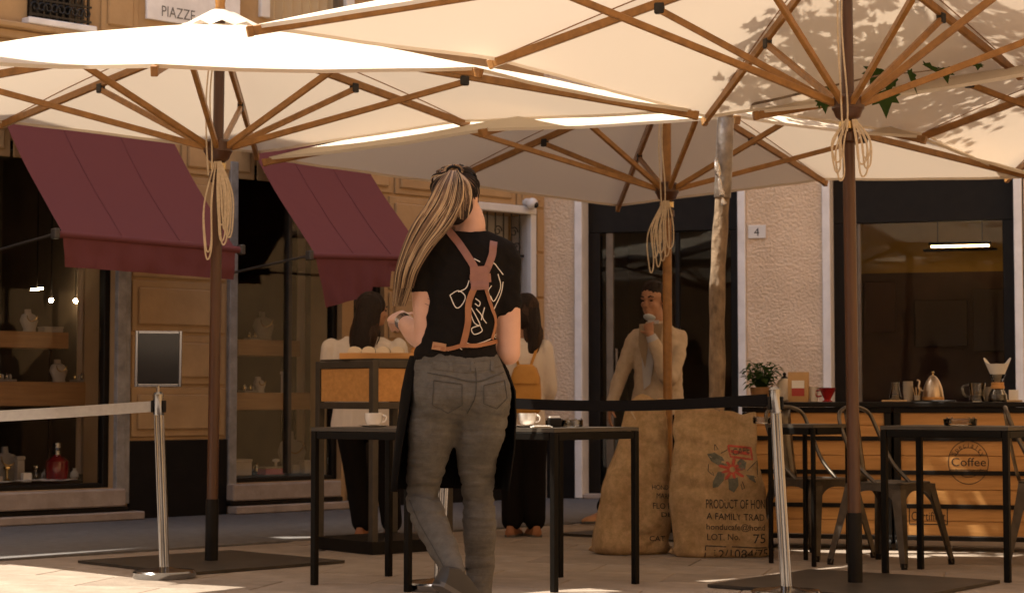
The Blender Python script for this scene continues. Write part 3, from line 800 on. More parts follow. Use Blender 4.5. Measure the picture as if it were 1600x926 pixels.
# ================================================================== PARASOLS
def parasol(label, cx, cy, rot, zc_, zm, hub, apex, Rr=2.6, over=None, lean=0.0, rope=0, zref=None, pole_m=None, spread=None):
    over = over or {}
    base = V((cx, cy, 0))
    P = thing('parasol', label, 'parasol', base, 0, 'square cream parasols on teak poles')
    top = V((0, 0, apex)) + V((-lean, 0, 0)) * apex
    def pole_at(z): return V((-lean * z, 0, z))
    tips = []
    for k in range(8):
        a = rot + k * math.pi / 4; corner = k % 2 == 0
        r_ = Rr if corner else Rr * .7071
        p = V((r_ * math.cos(a), r_ * math.sin(a), zc_ if corner else zm))
        if k in over: p = over[k] - base
        tips.append(p)
    # canopy
    na, nr_ = 8, 12; rings = []
    for i in range(nr_ + 1):
        k = i / nr_; row = []
        for s_ in range(8):
            A, B = tips[s_], tips[(s_ + 1) % 8]
            for j in range(na):
                q = j / na
                e = A.lerp(B, q)
                e = e + (V((0, 0, e.z)) - e) * (.022 * math.sin(math.pi * q))
                kk_ = .045 + .955 * k
                c0 = pole_at(apex)
                p = c0.lerp(e, kk_)
                p.z += -.025 * math.sin(math.pi * q) * k * (1.2 - k) * 2 + .05 * math.sin(math.pi * kk_) * .6
                p.z += .008 * mn.noise(V((p.x * 2 + cx, p.y * 2, k)))
                row.append(p)
        rings.append(row)
    hem = [[p + V((0, 0, -.0)) for p in rings[-1]], [p + V((-p.x * .002, -p.y * .002, -.018)) for p in rings[-1]]]
    mb = MB(); mb.loft(rings, caps=False); can = mb.build('canopy', M_canopy, P, True, ang=60)
    mb = MB(); mb.loft(hem, caps=False); mb.build('hem', M_canopy, can)
    # vent cap
    capr = []
    for i in range(5):
        k = i / 4; row = []
        for s_ in range(8):
            A, B = tips[s_], tips[(s_ + 1) % 8]
            for j in range(4):
                e = A.lerp(B, j / 4); c0 = pole_at(apex + .05)
                p = c0.lerp(e + V((0, 0, .05)), .02 + .07 * k); p.z += .03 * (1 - k) - .03 * k + (.014 * math.sin(j / 4 * math.pi * 2) if k == 1 else 0)
                row.append(p)
        capr.append(row)
    mb = MB(); mb.loft(capr, caps=False); mb.build('vent_cap', M_canopy, can)
    for k in range(8):
        A = tips[k]; mb = MB()
        pts = [rings[i][k * na] + V((0, 0, -.006)) for i in range(1, nr_ + 1)]
        mb.tube(pts, .0035, 5); mb.build('seam', M_teak, can)
        # rib
        a0 = pole_at(apex - .07) + V((A.x, A.y, 0)).normalized() * .05
        tip = A + V((A.x, A.y, 0)).normalized() * .03 + V((0, 0, -.034))
        rb = MB(); rb.bar(a0, tip, .026, .044, bev=.004); r_o = rb.build('rib', M_teak, P, False)
        e = MB(); d = (tip - a0).normalized(); e.bar(tip - d * .02, tip + d * .012, .032, .05, bev=.004); e.build('rib_end', M_teak, r_o, False)
        h = a0.lerp(tip, .50) + V((0, 0, -.035))
        hb = pole_at(hub) + V((A.x, A.y, 0)).normalized() * .055
        st = MB(); st.bar(hb, h, .026, .034, bev=.004); s_o = st.build('strut', M_teak, P, False)
        b_ = MB(); b_.bar(h + V((0, 0, -.02)), h + V((0, 0, .035)), .036, .05, up=d, bev=.005); b_.build('hinge', M_iron, s_o, False)
    # pole
    mb = MB(); mb.cyl(pole_at(.33), pole_at(apex + .05), .031, .030, 18); mb.build('pole', pole_m or M_teak_dark, P)
    mb = MB(); mb.cyl(pole_at(.012), pole_at(.35), .036, .036, 18); mb.build('pole_sleeve', M_black, P)
    mb = MB(); q = .73; mb.add([(q * math.cos(rot + k * math.pi / 2), q * math.sin(rot + k * math.pi / 2), z) for z in (.003, .017) for k in range(4)],
                              [(3, 2, 1, 0), (4, 5, 6, 7)] + [(k, (k + 1) % 4, 4 + (k + 1) % 4, 4 + k) for k in range(4)]); mb.build('base_plate', M_plate, P, False)
    hb = pole_at(hub)
    mb = MB(); mb.lathe([(.04, -.075), (.06, -.06), (.072, -.03), (.08, -.02), (.08, .03), (.066, .045), (.04, .05)], 20, hb); hu = mb.build('hub', M_teak_dark, P)
    mb = MB(); mb.lathe([(.041, -.125), (.047, -.12), (.047, -.085), (.041, -.08)], 20, hb); mb.build('brass_collar', M_brass, hu)
    mb = MB(); mb.lathe([(.036, -.19), (.05, -.18), (.05, -.14), (.036, -.13)], 20, hb); mb.build('lower_collar', M_teak_dark, hu)
    mb = MB(); mb.lathe([(.04, -.12), (.07, -.10), (.07, -.04), (.04, -.02)], 18, pole_at(apex)); mb.build('top_hub', M_teak_dark, P)
    mb = MB(); mb.lathe([(.02, .05), (.03, .07), (.026, .10), (.03, .13), (.022, .155), (.008, .165)], 14, pole_at(apex)); mb.build('finial', M_teak, P)
    # ropes
    rg = random.Random(int(cx * 100) + 5)
    def rope_tube(pts, r_=.0045): mb = MB(); mb.tube(spline(pts, 7), r_, 7); mb.build('rope', M_rope, P)
    c = hb + V((.0, -.06, -.1))
    up = pole_at(apex - .1) + V((-.035, -.04, 0))
    rope_tube([up, hb.lerp(up, .5) + V((-.04, -.05, 0)), hb + V((-.05, -.09, .03)), hb + V((-.04, -.075, -.16))])
    rope_tube([up + V((.02, 0, 0)), hb.lerp(up, .5) + V((-.02, -.05, 0)), hb + V((-.02, -.095, .02)), hb + V((-.02, -.08, -.14))])
    for n_, (dx, L) in enumerate(rope or []):
        w_ = .018 + .008 * rg.random()
        x0 = c.x + dx * .25; o_ = rg.uniform(-.012, .012)
        rope_tube([V((x0, c.y, c.z + .02)), V((c.x + dx - w_ + o_, c.y - .01, c.z - L * .45)), V((c.x + dx - w_ * .6 + o_, c.y - .012, c.z - L * .9)), V((c.x + dx + .004 + o_, c.y - .014, c.z - L)),
                   V((c.x + dx + w_ + o_, c.y - .016, c.z - L * .85)), V((c.x + dx + w_ * .9 + o_, c.y - .012, c.z - L * .4)), V((x0 + .006, c.y, c.z + .02))])
    return P
# left parasol
LPc = s_at(333, 284); LPx, LPy = LPc.x, LPc.y
ov = {0: at(1080, 171, LPy + .2), 2: at(401, 236, LPy + 2.25), 3: at(5, 187, LPy + 1.45), 1: at(725, 186, LPy + 1.35), 6: at(243, 101, LPy - 2.05), 7: at(742, 105, LPy - 1.0)}
parasol('square cream parasol over the leftmost awning, pole beside the chrome sign stand', LPx, LPy, R(0), 2.46, 2.56, 2.28, 2.98, over=ov, lean=-.008,
        rope=[(.03, .42), (.045, .36), (.055, .44), (.035, .33), (.06, .39), (.05, .30), (.07, .40), (-.03, .48), (-.035, .52)])
# middle parasol
MPc = s_at(1043, 235); MPx, MPy = MPc.x, MPc.y
ov = {4: at(420, 246, MPy - .25), 5: at(757, 200, MPy - 1.45), 6: at(1150, 180, 11.32), 7: at(1437, 211, MPy - 1.1), 2: at(966, 319, MPy + 2.5), 1: at(1286, 278, MPy + 1.15), 0: at(1625, 274, MPy + .75), 3: at(690, 283, MPy + 1.1)}
parasol('shaded cream parasol in front of the dark entrance, pole rising before the man', MPx, MPy, R(5), 2.46, 2.56, 2.29, 3.05, over=ov, pole_m=M_teak,
        rope=[(-.07, .28), (-.05, .33), (-.03, .38), (-.06, .42), (-.02, .35), (-.08, .36), (.0, .30), (-.11, .46)])
# right parasol, nearest
RPc = s_at(1333, 322); RPx, RPy = RPc.x, RPc.y
ov = {4: at(400, 38, 8.6), 3: at(775, 90, 9.72), 2: at(1104, 180, 10.93), 1: at(1590, 108, 10.75)}
parasol('nearest cream parasol at upper right with leaf shadows on its canopy', RPx, RPy, R(8), 2.62, 2.74, 2.33, 3.22, over=ov, lean=.006,
        rope=[(.04, .20), (.06, .26), (.08, .22), (-.06, .28), (-.08, .24), (.07, .17), (-.07, .19)])
# back right parasol
BPx, BPy = 3.98, 11.35
ov = {4: at(1188, 172, 10.75), 3: at(1441, 208, 12.2)}
parasol('cream parasol behind the nearest one, cut off by the right edge', BPx, BPy, R(8), 2.53, 2.62, 2.3, 3.08, over=ov,
        rope=[(.04, .30), (.06, .36)])

# one more parasol of the row, standing just outside the left edge; its shadow lies on the paving
parasol('cream parasol standing just outside the left edge of the picture', -2.6, 6.6, R(2), 2.92, 3.02, 2.6, 3.5, rope=[(.04, .30)])

# ================================================================== TREE
tr = thing('street_tree', 'slim leaning tree trunk with silver tape wrap between the two right parasols', 'tree', at(1108, 700, 11.14) * 1.0)
tb = at(1106, 700, 11.14); tb.z = 0; tr.location = tb
tt = at(1134, 185, 11.12)
pts = [V((0, 0, -.02)), V((.0, 0, .3)) + (tt - tb) * .02, (tt - tb) * .35 + V((.012, 0, 0)), (tt - tb) * .62 + V((-.01, 0, 0)), (tt - tb) * .85, (tt - tb), (tt - tb) * 1.25 + V((.02, .02, 0)), (tt - tb) * 1.6 + V((.0, .05, 0))]
sp = spline(pts, 6); mb = MB()
rad = [.052 * (1 - .3 * i / len(sp)) * (1 + .07 * math.sin(i * 1.9)) for i in range(len(sp))]; rad[0] = .075; rad[1] = .066
mb.tube(sp, rad, 14); mb.build('trunk', M_bark, tr)
tpz = [at(1128, y, 11.1).z for y in (332, 182)]
seg = [p for p in sp if tpz[0] <= p.z <= tpz[1]]
mb = MB(); mb.tube(seg, [.049 + .0015 * (i % 2) for i in range(len(seg))], 16, caps=False); mb.build('tape_wrap', mat('worn_tape', (.11, .085, .065), .3, c2=(.34, .30, .27), vscale=7, metal=.5, bump=.4, bscale=18), tr)
mb = MB(); tl = at(1130, 300, 11.08) - tb
mb.tube(spline([tl + V((-.045, -.02, .2)), tl + V((-.03, -.052, .08)), tl + V((-.012, -.060, -.04)), tl + V((.0, -.058, -.085))], 6), [.004, .01, .014, .017, .018, .018] * 3 + [.008], 8); mb.build('loose_tape', M_tape, tr)
limbs = MB(); rl = random.Random(3); ends = []
top = sp[-1]
for k in range(11):
    a = k * 2.399; zz = rl.uniform(.0, .5)
    b0 = sp[-8].lerp(sp[-1], rl.random()); e = b0 + V((math.cos(a) * rl.uniform(.6, 1.4), math.sin(a) * rl.uniform(.6, 1.3), rl.uniform(.4, 2.0)))
    e2 = e + V((math.cos(a) * .5, math.sin(a) * .5, rl.uniform(.1, .7)))
    limbs.tube(spline([b0, b0.lerp(e, .5) + V((0, 0, .15)), e, e2], 4), [.026 - .0018 * i for i in range(13)], 7); ends += [b0.lerp(e, .6), e, e2]
limbs.build('limb', M_bark, tr)
LEAF = [(0, 0), (.10, .05), (.30, -.02), (.26, .10), (.48, .22), (.33, .30), (.42, .52), (.20, .46), (.13, .62), (0, .98), (-.13, .62), (-.20, .46), (-.42, .52), (-.33, .30), (-.48, .22), (-.26, .10), (-.30, -.02), (-.10, .05)]
def leaf_geo(mb, p, size, rg, hang=False):
    M = Matrix.Rotation(rg.uniform(0, 6.28), 3, 'Z') @ Matrix.Rotation(rg.uniform(-.6, .6) + (R(-115) if hang else 0), 3, 'X') @ Matrix.Rotation(rg.uniform(-.5, .5), 3, 'Y')
    vs_ = [V((0, .35, -.02))] + [V((x, y, -.22 * abs(x) - .12 * y * y)) for x, y in LEAF]
    n = len(LEAF)
    mb.add([p + M @ (q * size) for q in vs_], [(0, 1 + i, 1 + (i + 1) % n) for i in range(n)])
crown = MB(); rg = random.Random(9)
for k in range(2700):
    c = ends[rg.randrange(len(ends))]
    p = c + V((rg.gauss(0, .26), rg.gauss(0, .26), rg.gauss(.05, .2)))
    q_ = p + tb
    if q_.z < 3.35 or q_.y < 9.85 or q_.x < .45: continue
    leaf_geo(crown, p, rg.uniform(.09, .16), rg)
tag(crown.build('crown', M_leaf, tr, False), kind='stuff')
# drooping twig with large leaves seen between the two right parasols
tw = MB(); tws = [at(1290, 150, 10.9), at(1365, 126, 10.72), at(1440, 118, 10.75), at(1482, 112, 10.85)]
hang = [(1284, 152, .11), (1288, 166, .10), (1304, 158, .12), (1272, 152, .08), (1378, 132, .17), (1383, 162, .15), (1418, 128, .14), (1441, 124, .16), (1396, 138, .12), (1474, 120, .10), (1528, 108, .06)]
st = sp[-9]
for px, py, s_ in hang:
    p = at(px, py, 10.2 + rg.uniform(-.06, .04)) - tb
    mb = MB(); leaf_geo(mb, p + V((0, 0, s_ * .5)), s_ * 1.15, rg, True); mb.build('leaf', M_leaf, tr, False)
tp = [at(1134, 170, 11.12) - tb, at(1200, 158, 10.72) - tb, at(1285, 138, 10.4) - tb, at(1375, 118, 10.2) - tb, at(1440, 112, 10.18) - tb, at(1530, 98, 10.18) - tb]
mb = MB(); mb.tube(spline(tp, 6), [.009 - .00022 * i for i in range(31)], 6); mb.build('twig', M_bark, tr)

#@@PART2
# ================================================================== STANCHIONS
def stripe_grooves(mb, p0, p1, r_, n=40, g=.16):  # grooves added to imitate the dark reflection stripes on the steel
    p0, p1 = V(p0), V(p1); d = (p1 - p0).normalized(); a = d.cross(V((0, 1, 0))).normalized(); b = d.cross(a)
    rings = []
    for q in (0, .5, 1):
        c = p0.lerp(p1, q); rings.append([c + (a * math.cos(2 * math.pi * j / n) + b * math.sin(2 * math.pi * j / n)) * r_ * (1 - (g if j % 4 == 0 else 0)) for j in range(n)])
    mb.loft(rings)
def stanchion(label, base, top, sign=None, belts=()):
    S = thing('stanchion', label, 'barrier post', base, 0, 'polished belt barrier posts')
    t = top - base
    mb = MB(); mb.lathe([(.155, .002), (.158, .008), (.158, .030), (.150, .038), (.06, .046), (.03, .055)], 40); mb.build('base', M_chrome, S)
    mb = MB(); stripe_grooves(mb, (0, 0, .04), t * .875, .0255); mb.build('post', M_chrome, S, True, ang=20)
    mb = MB(); a = t * .875; mb.tube([a, a + Z * .003, a.lerp(t, .9), t], [.0265, .0275, .0275, .018], 24); hd = mb.build('head', M_chrome, S)
    for dx in (-1, 1):
        mb = MB(); mb.box(-.006, .006, -.02, .02, -.03, .03, .003, Matrix.Translation(t * .922 + V((dx * .030, 0, 0)))); mb.build('belt_clip', M_black, hd, False)
    for (q, m, h, sag) in belts:
        q = q - base; a = t * .922 + V((.03 if q.x > 0 else -.03, 0, 0)); rows = []
        for i in range(41):
            k = i / 40; p = a.lerp(q, k) - Z * (sag * math.sin(math.pi * k))
            tw = .35 * math.sin(math.pi * k * .5 + .4) * .006
            rows.append([p + V((0, -.001 + tw, h / 2)), p + V((0, -.001 - tw, -h / 2)), p + V((0, .001 - tw, -h / 2)), p + V((0, .001 + tw, h / 2))])
        mb = MB(); mb.loft(rows); mb.build('belt', m, S)
    if sign:
        w_, h_, yaw = sign; c = t + Z * (.025 + h_ / 2); M = Matrix.Translation(c) @ Matrix.Rotation(yaw, 4, 'Z') @ Matrix.Rotation(R(7), 4, 'X')
        mb = MB(); mb.cyl(t - Z * .005, t + Z * .03, .009); mb.build('sign_rod', M_chrome, S)
        mb = MB(); f = .016
        mb.box(-w_ / 2, -w_ / 2 + f, -.012, .012, -h_ / 2, h_ / 2, .003, M); mb.box(w_ / 2 - f, w_ / 2, -.012, .012, -h_ / 2, h_ / 2, .003, M)
        mb.box(-w_ / 2 + f, w_ / 2 - f, -.0118, .0118, -h_ / 2, -h_ / 2 + f, .003, M); mb.box(-w_ / 2 + f, w_ / 2 - f, -.0118, .0118, h_ / 2 - f, h_ / 2, .003, M)
        so = mb.build('sign_frame', M_chrome, S, False)
        mb = MB(); mb.box(-w_ / 2 + f, w_ / 2 - f, -.004, .004, -h_ / 2 + f, h_ / 2 - f, 0, M); mb.build('sign_panel', M_acryl, so, False)
    return S
b1 = ground_at(257, 902); t1 = at(247, 612, b1.y)
b2 = ground_at(686, 920); t2 = at(700, 600, b2.y)
b3 = ground_at(1229, 934); t3 = at(1210, 604, b3.y)
stanchion('chrome post with a small framed black sign on top, left of the left parasol pole', b1, t1, sign=(.235, .285, R(14)), belts=[(at(-420, 660, b1.y - .3), M_belt_w, .055, .02)])
stanchion('chrome post almost hidden behind the legs of the waitress', b2, t2, belts=[(t3 * 1.0 + (b3 - t3) * .06 + V((-.035, 0, 0)), M_belt_b, .05, .028)])
stanchion('plain chrome post in front of the coffee sacks', b3, t3)

# ================================================================== TABLES AND CUPS
def table(label, n0, e1, e2, h=.76, m=None, lw=.031):
    m = m or M_blacktube
    T = thing('table', label, 'table', V((n0[0], n0[1], 0)), 0, 'small black steel tables')
    e1, e2 = V((*e1, 0)), V((*e2, 0)); u1, u2 = e1.normalized(), e2.normalized(); c = [V((0, 0, 0)), e1, e1 + e2, e2]
    cen = (e1 + e2) / 2
    mb = MB(); pt = [p + (p - cen).normalized() * .02 for p in c]
    mb.add([p + Z * (h - .018) for p in pt] + [p + Z * h for p in pt], [(3, 2, 1, 0), (4, 5, 6, 7)] + [(k, (k + 1) % 4, 4 + (k + 1) % 4, 4 + k) for k in range(4)]); mb.build('top', M_tubegrey, T, False)
    for k in range(4):
        a, b = c[k], c[(k + 1) % 4]
        mb = MB(); d = (b - a).normalized(); mb.bar(a + d * .019 + Z * (h - .038), b - d * .019 + Z * (h - .038), .03, .036, bev=.003); mb.build('apron_rail', m, T, False)
        mb = MB(); mb.bar(a, a + Z * (h - .0185), lw, lw, up=u1, bev=.003); lg = mb.build('leg', m, T, False)
    return T
T1n = V((-.486, 9.02))
table('small black table with a white cup left of the waitress', (-.486, 9.02), (-.47, .33), (.33, .45))
table('small black table between the waitress and the coffee sacks', (ground_at(866, 925).x, ground_at(866, 925).y), (.404, .42), (-.36, .347))
table('black table in front of the bar counter at the right edge', (2.43, 9.47), (-.53, .36), (.26, .38))
table('grey table half hidden behind the coffee sacks and the chrome post', (1.62, 10.36), (-.20, .22), (.22, .20), lw=.022)
def top_at(px, d, z):
    p = at(px, 622, d); return V((p.x, p.y, z))
def cup(label, p, rz, s=1.0):
    g = thing('coffee_cup', label, 'cup', p, rz, 'white espresso cups')
    mb = MB(); mb.lathe([(.028, .012), (.034, .016), (.042, .035), (.044, .065), (.0445, .068), (.041, .067), (.038, .035), (.026, .02)], 26); c = mb.build('bowl', M_china, g)
    mb = MB(); mb.tube([V((.040 + .022 * math.sin(a), 0, .042 - .017 * math.cos(a))) for a in [k * math.pi / 10 for k in range(11)]], .0048, 8); mb.build('handle', M_china, g)
    mb = MB(); mb.lathe([(.02, .001), (.045, .002), (.07, .009), (.071, .011), (.045, .006), (.02, .012)], 30); mb.build('saucer', M_china, g)
cup('white cup and saucer on the table left of the waitress', top_at(584, 9.3, .761), R(-5))
cup('white cup and saucer on the table right of the waitress', top_at(824, 9.25, .761), R(-10))
g = thing('napkin_holder', 'small black napkin holder beside the white cup right of the waitress', 'holder', top_at(866, 9.3, .761), R(10))
mb = MB(); mb.box(-.03, .03, -.03, .03, 0, .045, .004); mb.build('body', M_black, g, False)
mb = MB(); mb.box(-.024, .024, -.024, .024, .046, .052); mb.build('napkins', M_paper, g, False)
def ashtray(label, p, w=.055):
    g = thing('ashtray', label, 'ashtray', p, R(20), 'glass ashtrays')
    mb = MB(); mb.lathe([(w * .9, 0), (w, .004), (w * 1.02, .034), (w * .86, .036), (w * .78, .01), (.001, .008)], 18); mb.build('bowl', M_glassy, g)
    for k in range(4):
        a = k * math.pi / 2; mb = MB(); mb.cyl((w * .88 * math.cos(a), w * .88 * math.sin(a), .036), (w * .99 * math.cos(a), w * .99 * math.sin(a), .037), .006, n=8); mb.build('notch', M_glassy, g)
ashtray('round glass ashtray next to the black napkin holder', top_at(893, 9.35, .761), .055)
ashtray('square-looking clear glass ashtray on the right table', top_at(1500, 9.9, .761), .085)
ashtray('shining glass ashtray on the table behind the sacks', top_at(1190, 10.6, .761), .05)
g = thing('sugar_packets', 'white folded slip lying beside the cup right of the waitress', 'paper', top_at(846, 9.12, .761), R(6))
mb = MB(); mb.box(-.05, .05, -.03, .03, 0, .006, .001); mb.box(-.04, .04, -.035, .02, .0065, .010, .001); mb.build('slip', M_paper, g, False)

# ================================================================== CHAIRS
def chair(label, x, y, rz):
    C = thing('metal_chair', label, 'chair', V((x, y, 0)), rz, 'gunmetal sheet steel chairs')
    h = .45; a = .178
    mb = MB(); ringz = []
    for k, (s_, z) in enumerate(((.985, h - .012), (1.0, h - .006), (.985, h), (.93, h - .002), (.90, h - .008), (.35, h - .012))):
        mb_r = []
        for j in range(32):
            t = 2 * math.pi * j / 32; ca, sa = math.cos(t), math.sin(t)
            mb_r.append(V((a * s_ * math.copysign(abs(ca) ** .38, ca), a * s_ * math.copysign(abs(sa) ** .38, sa), z)))
        ringz.append(mb_r)
    mb.loft(ringz); mb.build('seat', M_gun, C, True, ang=50)
    for k in range(4):
        # arched skirt panel between two legs
        M = Matrix.Rotation(k * math.pi / 2, 4, 'Z'); pts_t = []; pts_b = []
        for j in range(17):
            q = j / 16; x_ = -a * .97 + 2 * a * .97 * q
            pts_t.append(V((x_, -a * .985, h - .011))); e = abs(2 * q - 1)
            pts_b.append(V((x_ * (1 + .08 * e ** 4), -a * (.985 + .06 * e ** 4), h - .045 - .14 * e ** 3.2)))
        mb = MB(); mb.loft([[M @ p for p in pts_t], [M @ p for p in pts_b], [M @ (p + V((0, .004, 0))) for p in pts_b], [M @ (p + V((0, .004, 0))) for p in pts_t]], closed=False)
        mb.build('skirt', M_gun, C, True)
    for sx in (-1, 1):
        for sy in (-1, 1):
            top = V((sx * a * .93, sy * a * .93, h - .02)); bot = V((sx * (a + .062), sy * (a + .062), .012))
            rows = []
            for q in (0, .3, .7, 1):
                c = top.lerp(bot, q); w_ = .052 * (1 - q) + .022 * q; o = V((sx, sy, 0)) * .0
                rows.append([c + V((sx * .008, sy * .008, 0)), c + V((sx * .008, -sy * w_, 0)), c + V((-sx * .004, -sy * w_ * .9, 0)), c + V((-sx * .006, -sy * .006, 0)), c + V((-sx * w_ * .9, -sy * .004, 0)), c + V((-sx * w_, sy * .008, 0))])
            mb = MB(); mb.loft(rows); lg = mb.build('leg', M_gun, C, True, ang=30)
            mb = MB(); mb.cyl(bot + V((-sx * .006, -sy * .006, -.012)), bot + V((-sx * .008, -sy * .008, .02)), .017, .018, 10); mb.build('foot', M_black, lg)
    # tubular hoop and splat
    hp = [V((-.165, -.02, h - .01)), V((-.172, .10, h + .10)), V((-.172, .19, h + .27)), V((-.15, .225, h + .36)), V((-.08, .237, h + .395)), V((0, .24, h + .40)), V((.08, .237, h + .395)), V((.15, .225, h + .36)), V((.172, .19, h + .27)), V((.172, .10, h + .10)), V((.165, -.02, h - .01))]
    mb = MB(); mb.tube(spline(hp, 6), .0115, 10); mb.build('back_hoop', M_gun, C)
    rows = []
    for q in range(9):
        k = q / 8; z = h - .005 + .39 * k; y_ = .165 + .075 * k ** .8; w_ = .048 + .022 * k
        rows.append([V((x_ * w_, y_ + .012 * (x_ * x_) - (.006 if abs(x_) in (.4,) else 0), z)) for x_ in (-1, -.7, -.4, -.2, 0, .2, .4, .7, 1)])
    mb = MB(); mb.loft(rows, closed=False); sp_ = mb.build('splat', M_gun, C)
    md = sp_.modifiers.new('s', 'SOLIDIFY'); md.thickness = .003
chair('gunmetal chair facing right beside the nearest parasol pole', 2.06, 10.5, R(46))
chair('gunmetal chair at the grey table, behind the plain chrome post', 1.72, 10.98, R(38))
chair('gunmetal chair cut off by the right edge of the picture', 2.97, 10.62, R(75))

# ================================================================== COFFEE SACKS
def sack(label, base, W, D, H, shift, taper, seed, lean=0.0):
    S = thing('coffee_sack', label, 'sack', base, 0, 'burlap coffee sacks')
    n, m = 64, 44; rings = []
    for i in range(m + 1):
        v = i / m; row = []
        w_ = W * (.93 + .10 * math.sin(math.pi * min(1, v * 1.15 + .1))) * (1 - taper * v ** 1.5)
        d_ = D * (1.0 - .10 * v) * (1 if v < .55 else max(.3 if seed == 1 else .16, 1 - ((v - .55) / .45) ** 1.4 * .86))
        if v < .06: e = 1 - (1 - v / .06) ** 2 * .10; w_ *= e; d_ *= e
        for j in range(n):
            a = 2 * math.pi * j / n; ca, sa = math.cos(a), math.sin(a); ex = 2 / 3.2
            x = w_ * math.copysign(abs(ca) ** ex, ca); y = d_ * math.copysign(abs(sa) ** ex, sa)
            z = H * v
            top_w = .05 * math.sin(x * 9 + seed) + .05 * mn.noise(V((x * 9, y * 9, seed))) + (.05 * (1 if y > 0 else -1) * max(0, x / W) if seed == 1 else 0)
            z += (top_w + (-.07 * x / W + .07 * max(0, -x / W) ** 3 + .16 * max(0, x / W - .62) if seed == 1 else .04 * x / W)) * v ** 5
            nz = mn.noise(V((x * 5, y * 5, z * 4 + seed))) * .030 + mn.noise(V((x * 13, y * 13, z * 9 + seed))) * .011 + (.014 * mn.noise(V((x * 16, y * 6, z * 3 + seed))) * v)
            crease = -.020 * abs(math.sin(6 * (x + z * .9) + seed)) * (v ** 2)
            nz -= .075 * max(0, .2 - abs(mn.noise(V((x * 3.2 + z * 2.2, y * 2, z * 3.4 + seed * 3))))) * (.5 + v) + .05 * max(0, .2 - abs(mn.noise(V((x * 6 - z * 4, y * 3, z * 5 + seed))))) * (1 if v > .6 or v < .2 else .4)
            x *= 1 + (nz + crease) / max(W, .1) * .6; y *= 1 + (nz * 1.3 + crease) / max(D, .05)
            if v < .08 and abs(ca) > .9: x *= 1 + .10 * (1 - v / .08)
            row.append(V((x + shift * v + lean * v * v, y, max(z, .003) if i else .003)))
        rings.append(row)
    # turned-in mouth
    last = rings[-1]; cen = sum(last, V((0, 0, 0))) / n
    for q, dz in ((.93, -.01), (.80, -.06), (.5, -.10)):
        rings.append([cen + (p - cen) * q + Z * ((p.z - cen.z) * 0 + dz) for p in last])
    mb = MB(); mb.loft(rings); body = mb.build('burlap_body', M_burlap, S, True, ang=80)
    # side seam rope
    mb = MB(); k = int(n * .5)
    mb.tube([rings[i][k] + V((-.002, -.004, 0)) for i in range(1, m, 2)], .004, 6); mb.build('side_seam', M_burlap, S)
    for sx in (0, n // 2):
        mb = MB(); p = rings[0][sx]; s_ = 1 if sx == 0 else -1
        mb.tube([p + V((-s_ * .01, 0, .022)), p + V((s_ * .025, -.01, .026)), p + V((s_ * .04, -.015, .02))], [.022, .016, .004], 8); mb.build('corner_ear', M_burlap, S)
    return S, body, base
def drape(S, body, base, polys, m, name, off=.0022):
    """print laid on the cloth: polys is a list of (verts in world at any depth, faces)"""
    bv = bvh_of(body, base); mb = MB()
    for vs_, fs_ in polys:
        out = []; ok = True
        for p in vs_:
            hit = bv.ray_cast(V((p.x, base.y - 1.5, p.z)), V((0, 1, 0)))
            if hit[0] is None: out.append(None)
            else: out.append(hit[0] + V((0, -off, 0)))
        fs2 = [f for f in fs_ if all(out[i] is not None for i in f)]
        mb.add([o if o is not None else V((0, 0, -1)) + base for o in out], fs2)
    used = sorted({i for f in mb.f for i in f}); mp = {i: k for k, i in enumerate(used)}
    mb.v = [mb.v[i] for i in used]; mb.f = [tuple(mp[i] for i in f) for f in mb.f]
    if mb.f: mb.build(name, m, S, False, org=base)
def text_px(txt, px0, py, px1, cap, d, slope=0.0):
    vs_, fs_ = text_geo(txt, 1.0); w_ = max(v.x for v in vs_) - min(v.x for v in vs_); s = F / d
    sx = (px1 - px0) / s / w_; sy = cap / s / .70; o = at(px0, py, d)
    return [o + V((v.x * sx, 0, v.y * sy - v.x * sx * slope)) for v in vs_], fs_
def stroke(pts, w_, d, closed=False):
    P = [at(x, y, d) for x, y in pts]
    if closed: P.append(P[0])
    P = densify(P, .02); vs_ = []; fs_ = []
    for i, p in enumerate(P):
        t = P[min(i + 1, len(P) - 1)] - P[max(i - 1, 0)]; nrm = V((-t.z, 0, t.x)).normalized() * w_ / 2
        vs_ += [p + nrm, p - nrm]
        if i: fs_.append((2 * i - 2, 2 * i - 1, 2 * i + 1, 2 * i))
    return vs_, fs_
def blob(pts, d):
    P = densify([at(x, y, d) for x, y in pts + pts[:1]], .02)[:-1]; c = sum(P, V((0, 0, 0))) / len(P); n = len(P)
    mid = [c.lerp(p, .5) for p in P]
    return [c] + mid + P, [(0, 1 + i, 1 + (i + 1) % n) for i in range(n)] + [(1 + i, 1 + n + i, 1 + n + (i + 1) % n, 1 + (i + 1) % n) for i in range(n)]
bs = ground_at(1127, 868); bd = bs.y
S1, B1, o1 = sack('printed burlap sack with a red flower emblem, in front of the other sack', bs, .275, .155, .80, -.035, .06, 1)
D1 = bd - .15
tx = [text_px('PRODUCT OF HON', 1102, 793, 1197, 14, D1, .02), text_px('A FAMILY TRAD', 1104, 810, 1196, 10, D1, .04), text_px('honducafe@hond', 1103, 826, 1196, 9, D1, .03),
      text_px('LOT. No.', 1104, 843, 1155, 10, D1, 0), text_px('75', 1176, 848, 1196, 14, D1, 0), text_px('12/1084/75', 1112, 872, 1198, 14, D1, 0),
      stroke([(1103, 852), (1200, 856)], .006, D1), stroke([(1103, 852), (1101, 876)], .006, D1)]
for pc in tx: drape(S1, B1, o1, [pc], M_ink, 'printed_text')
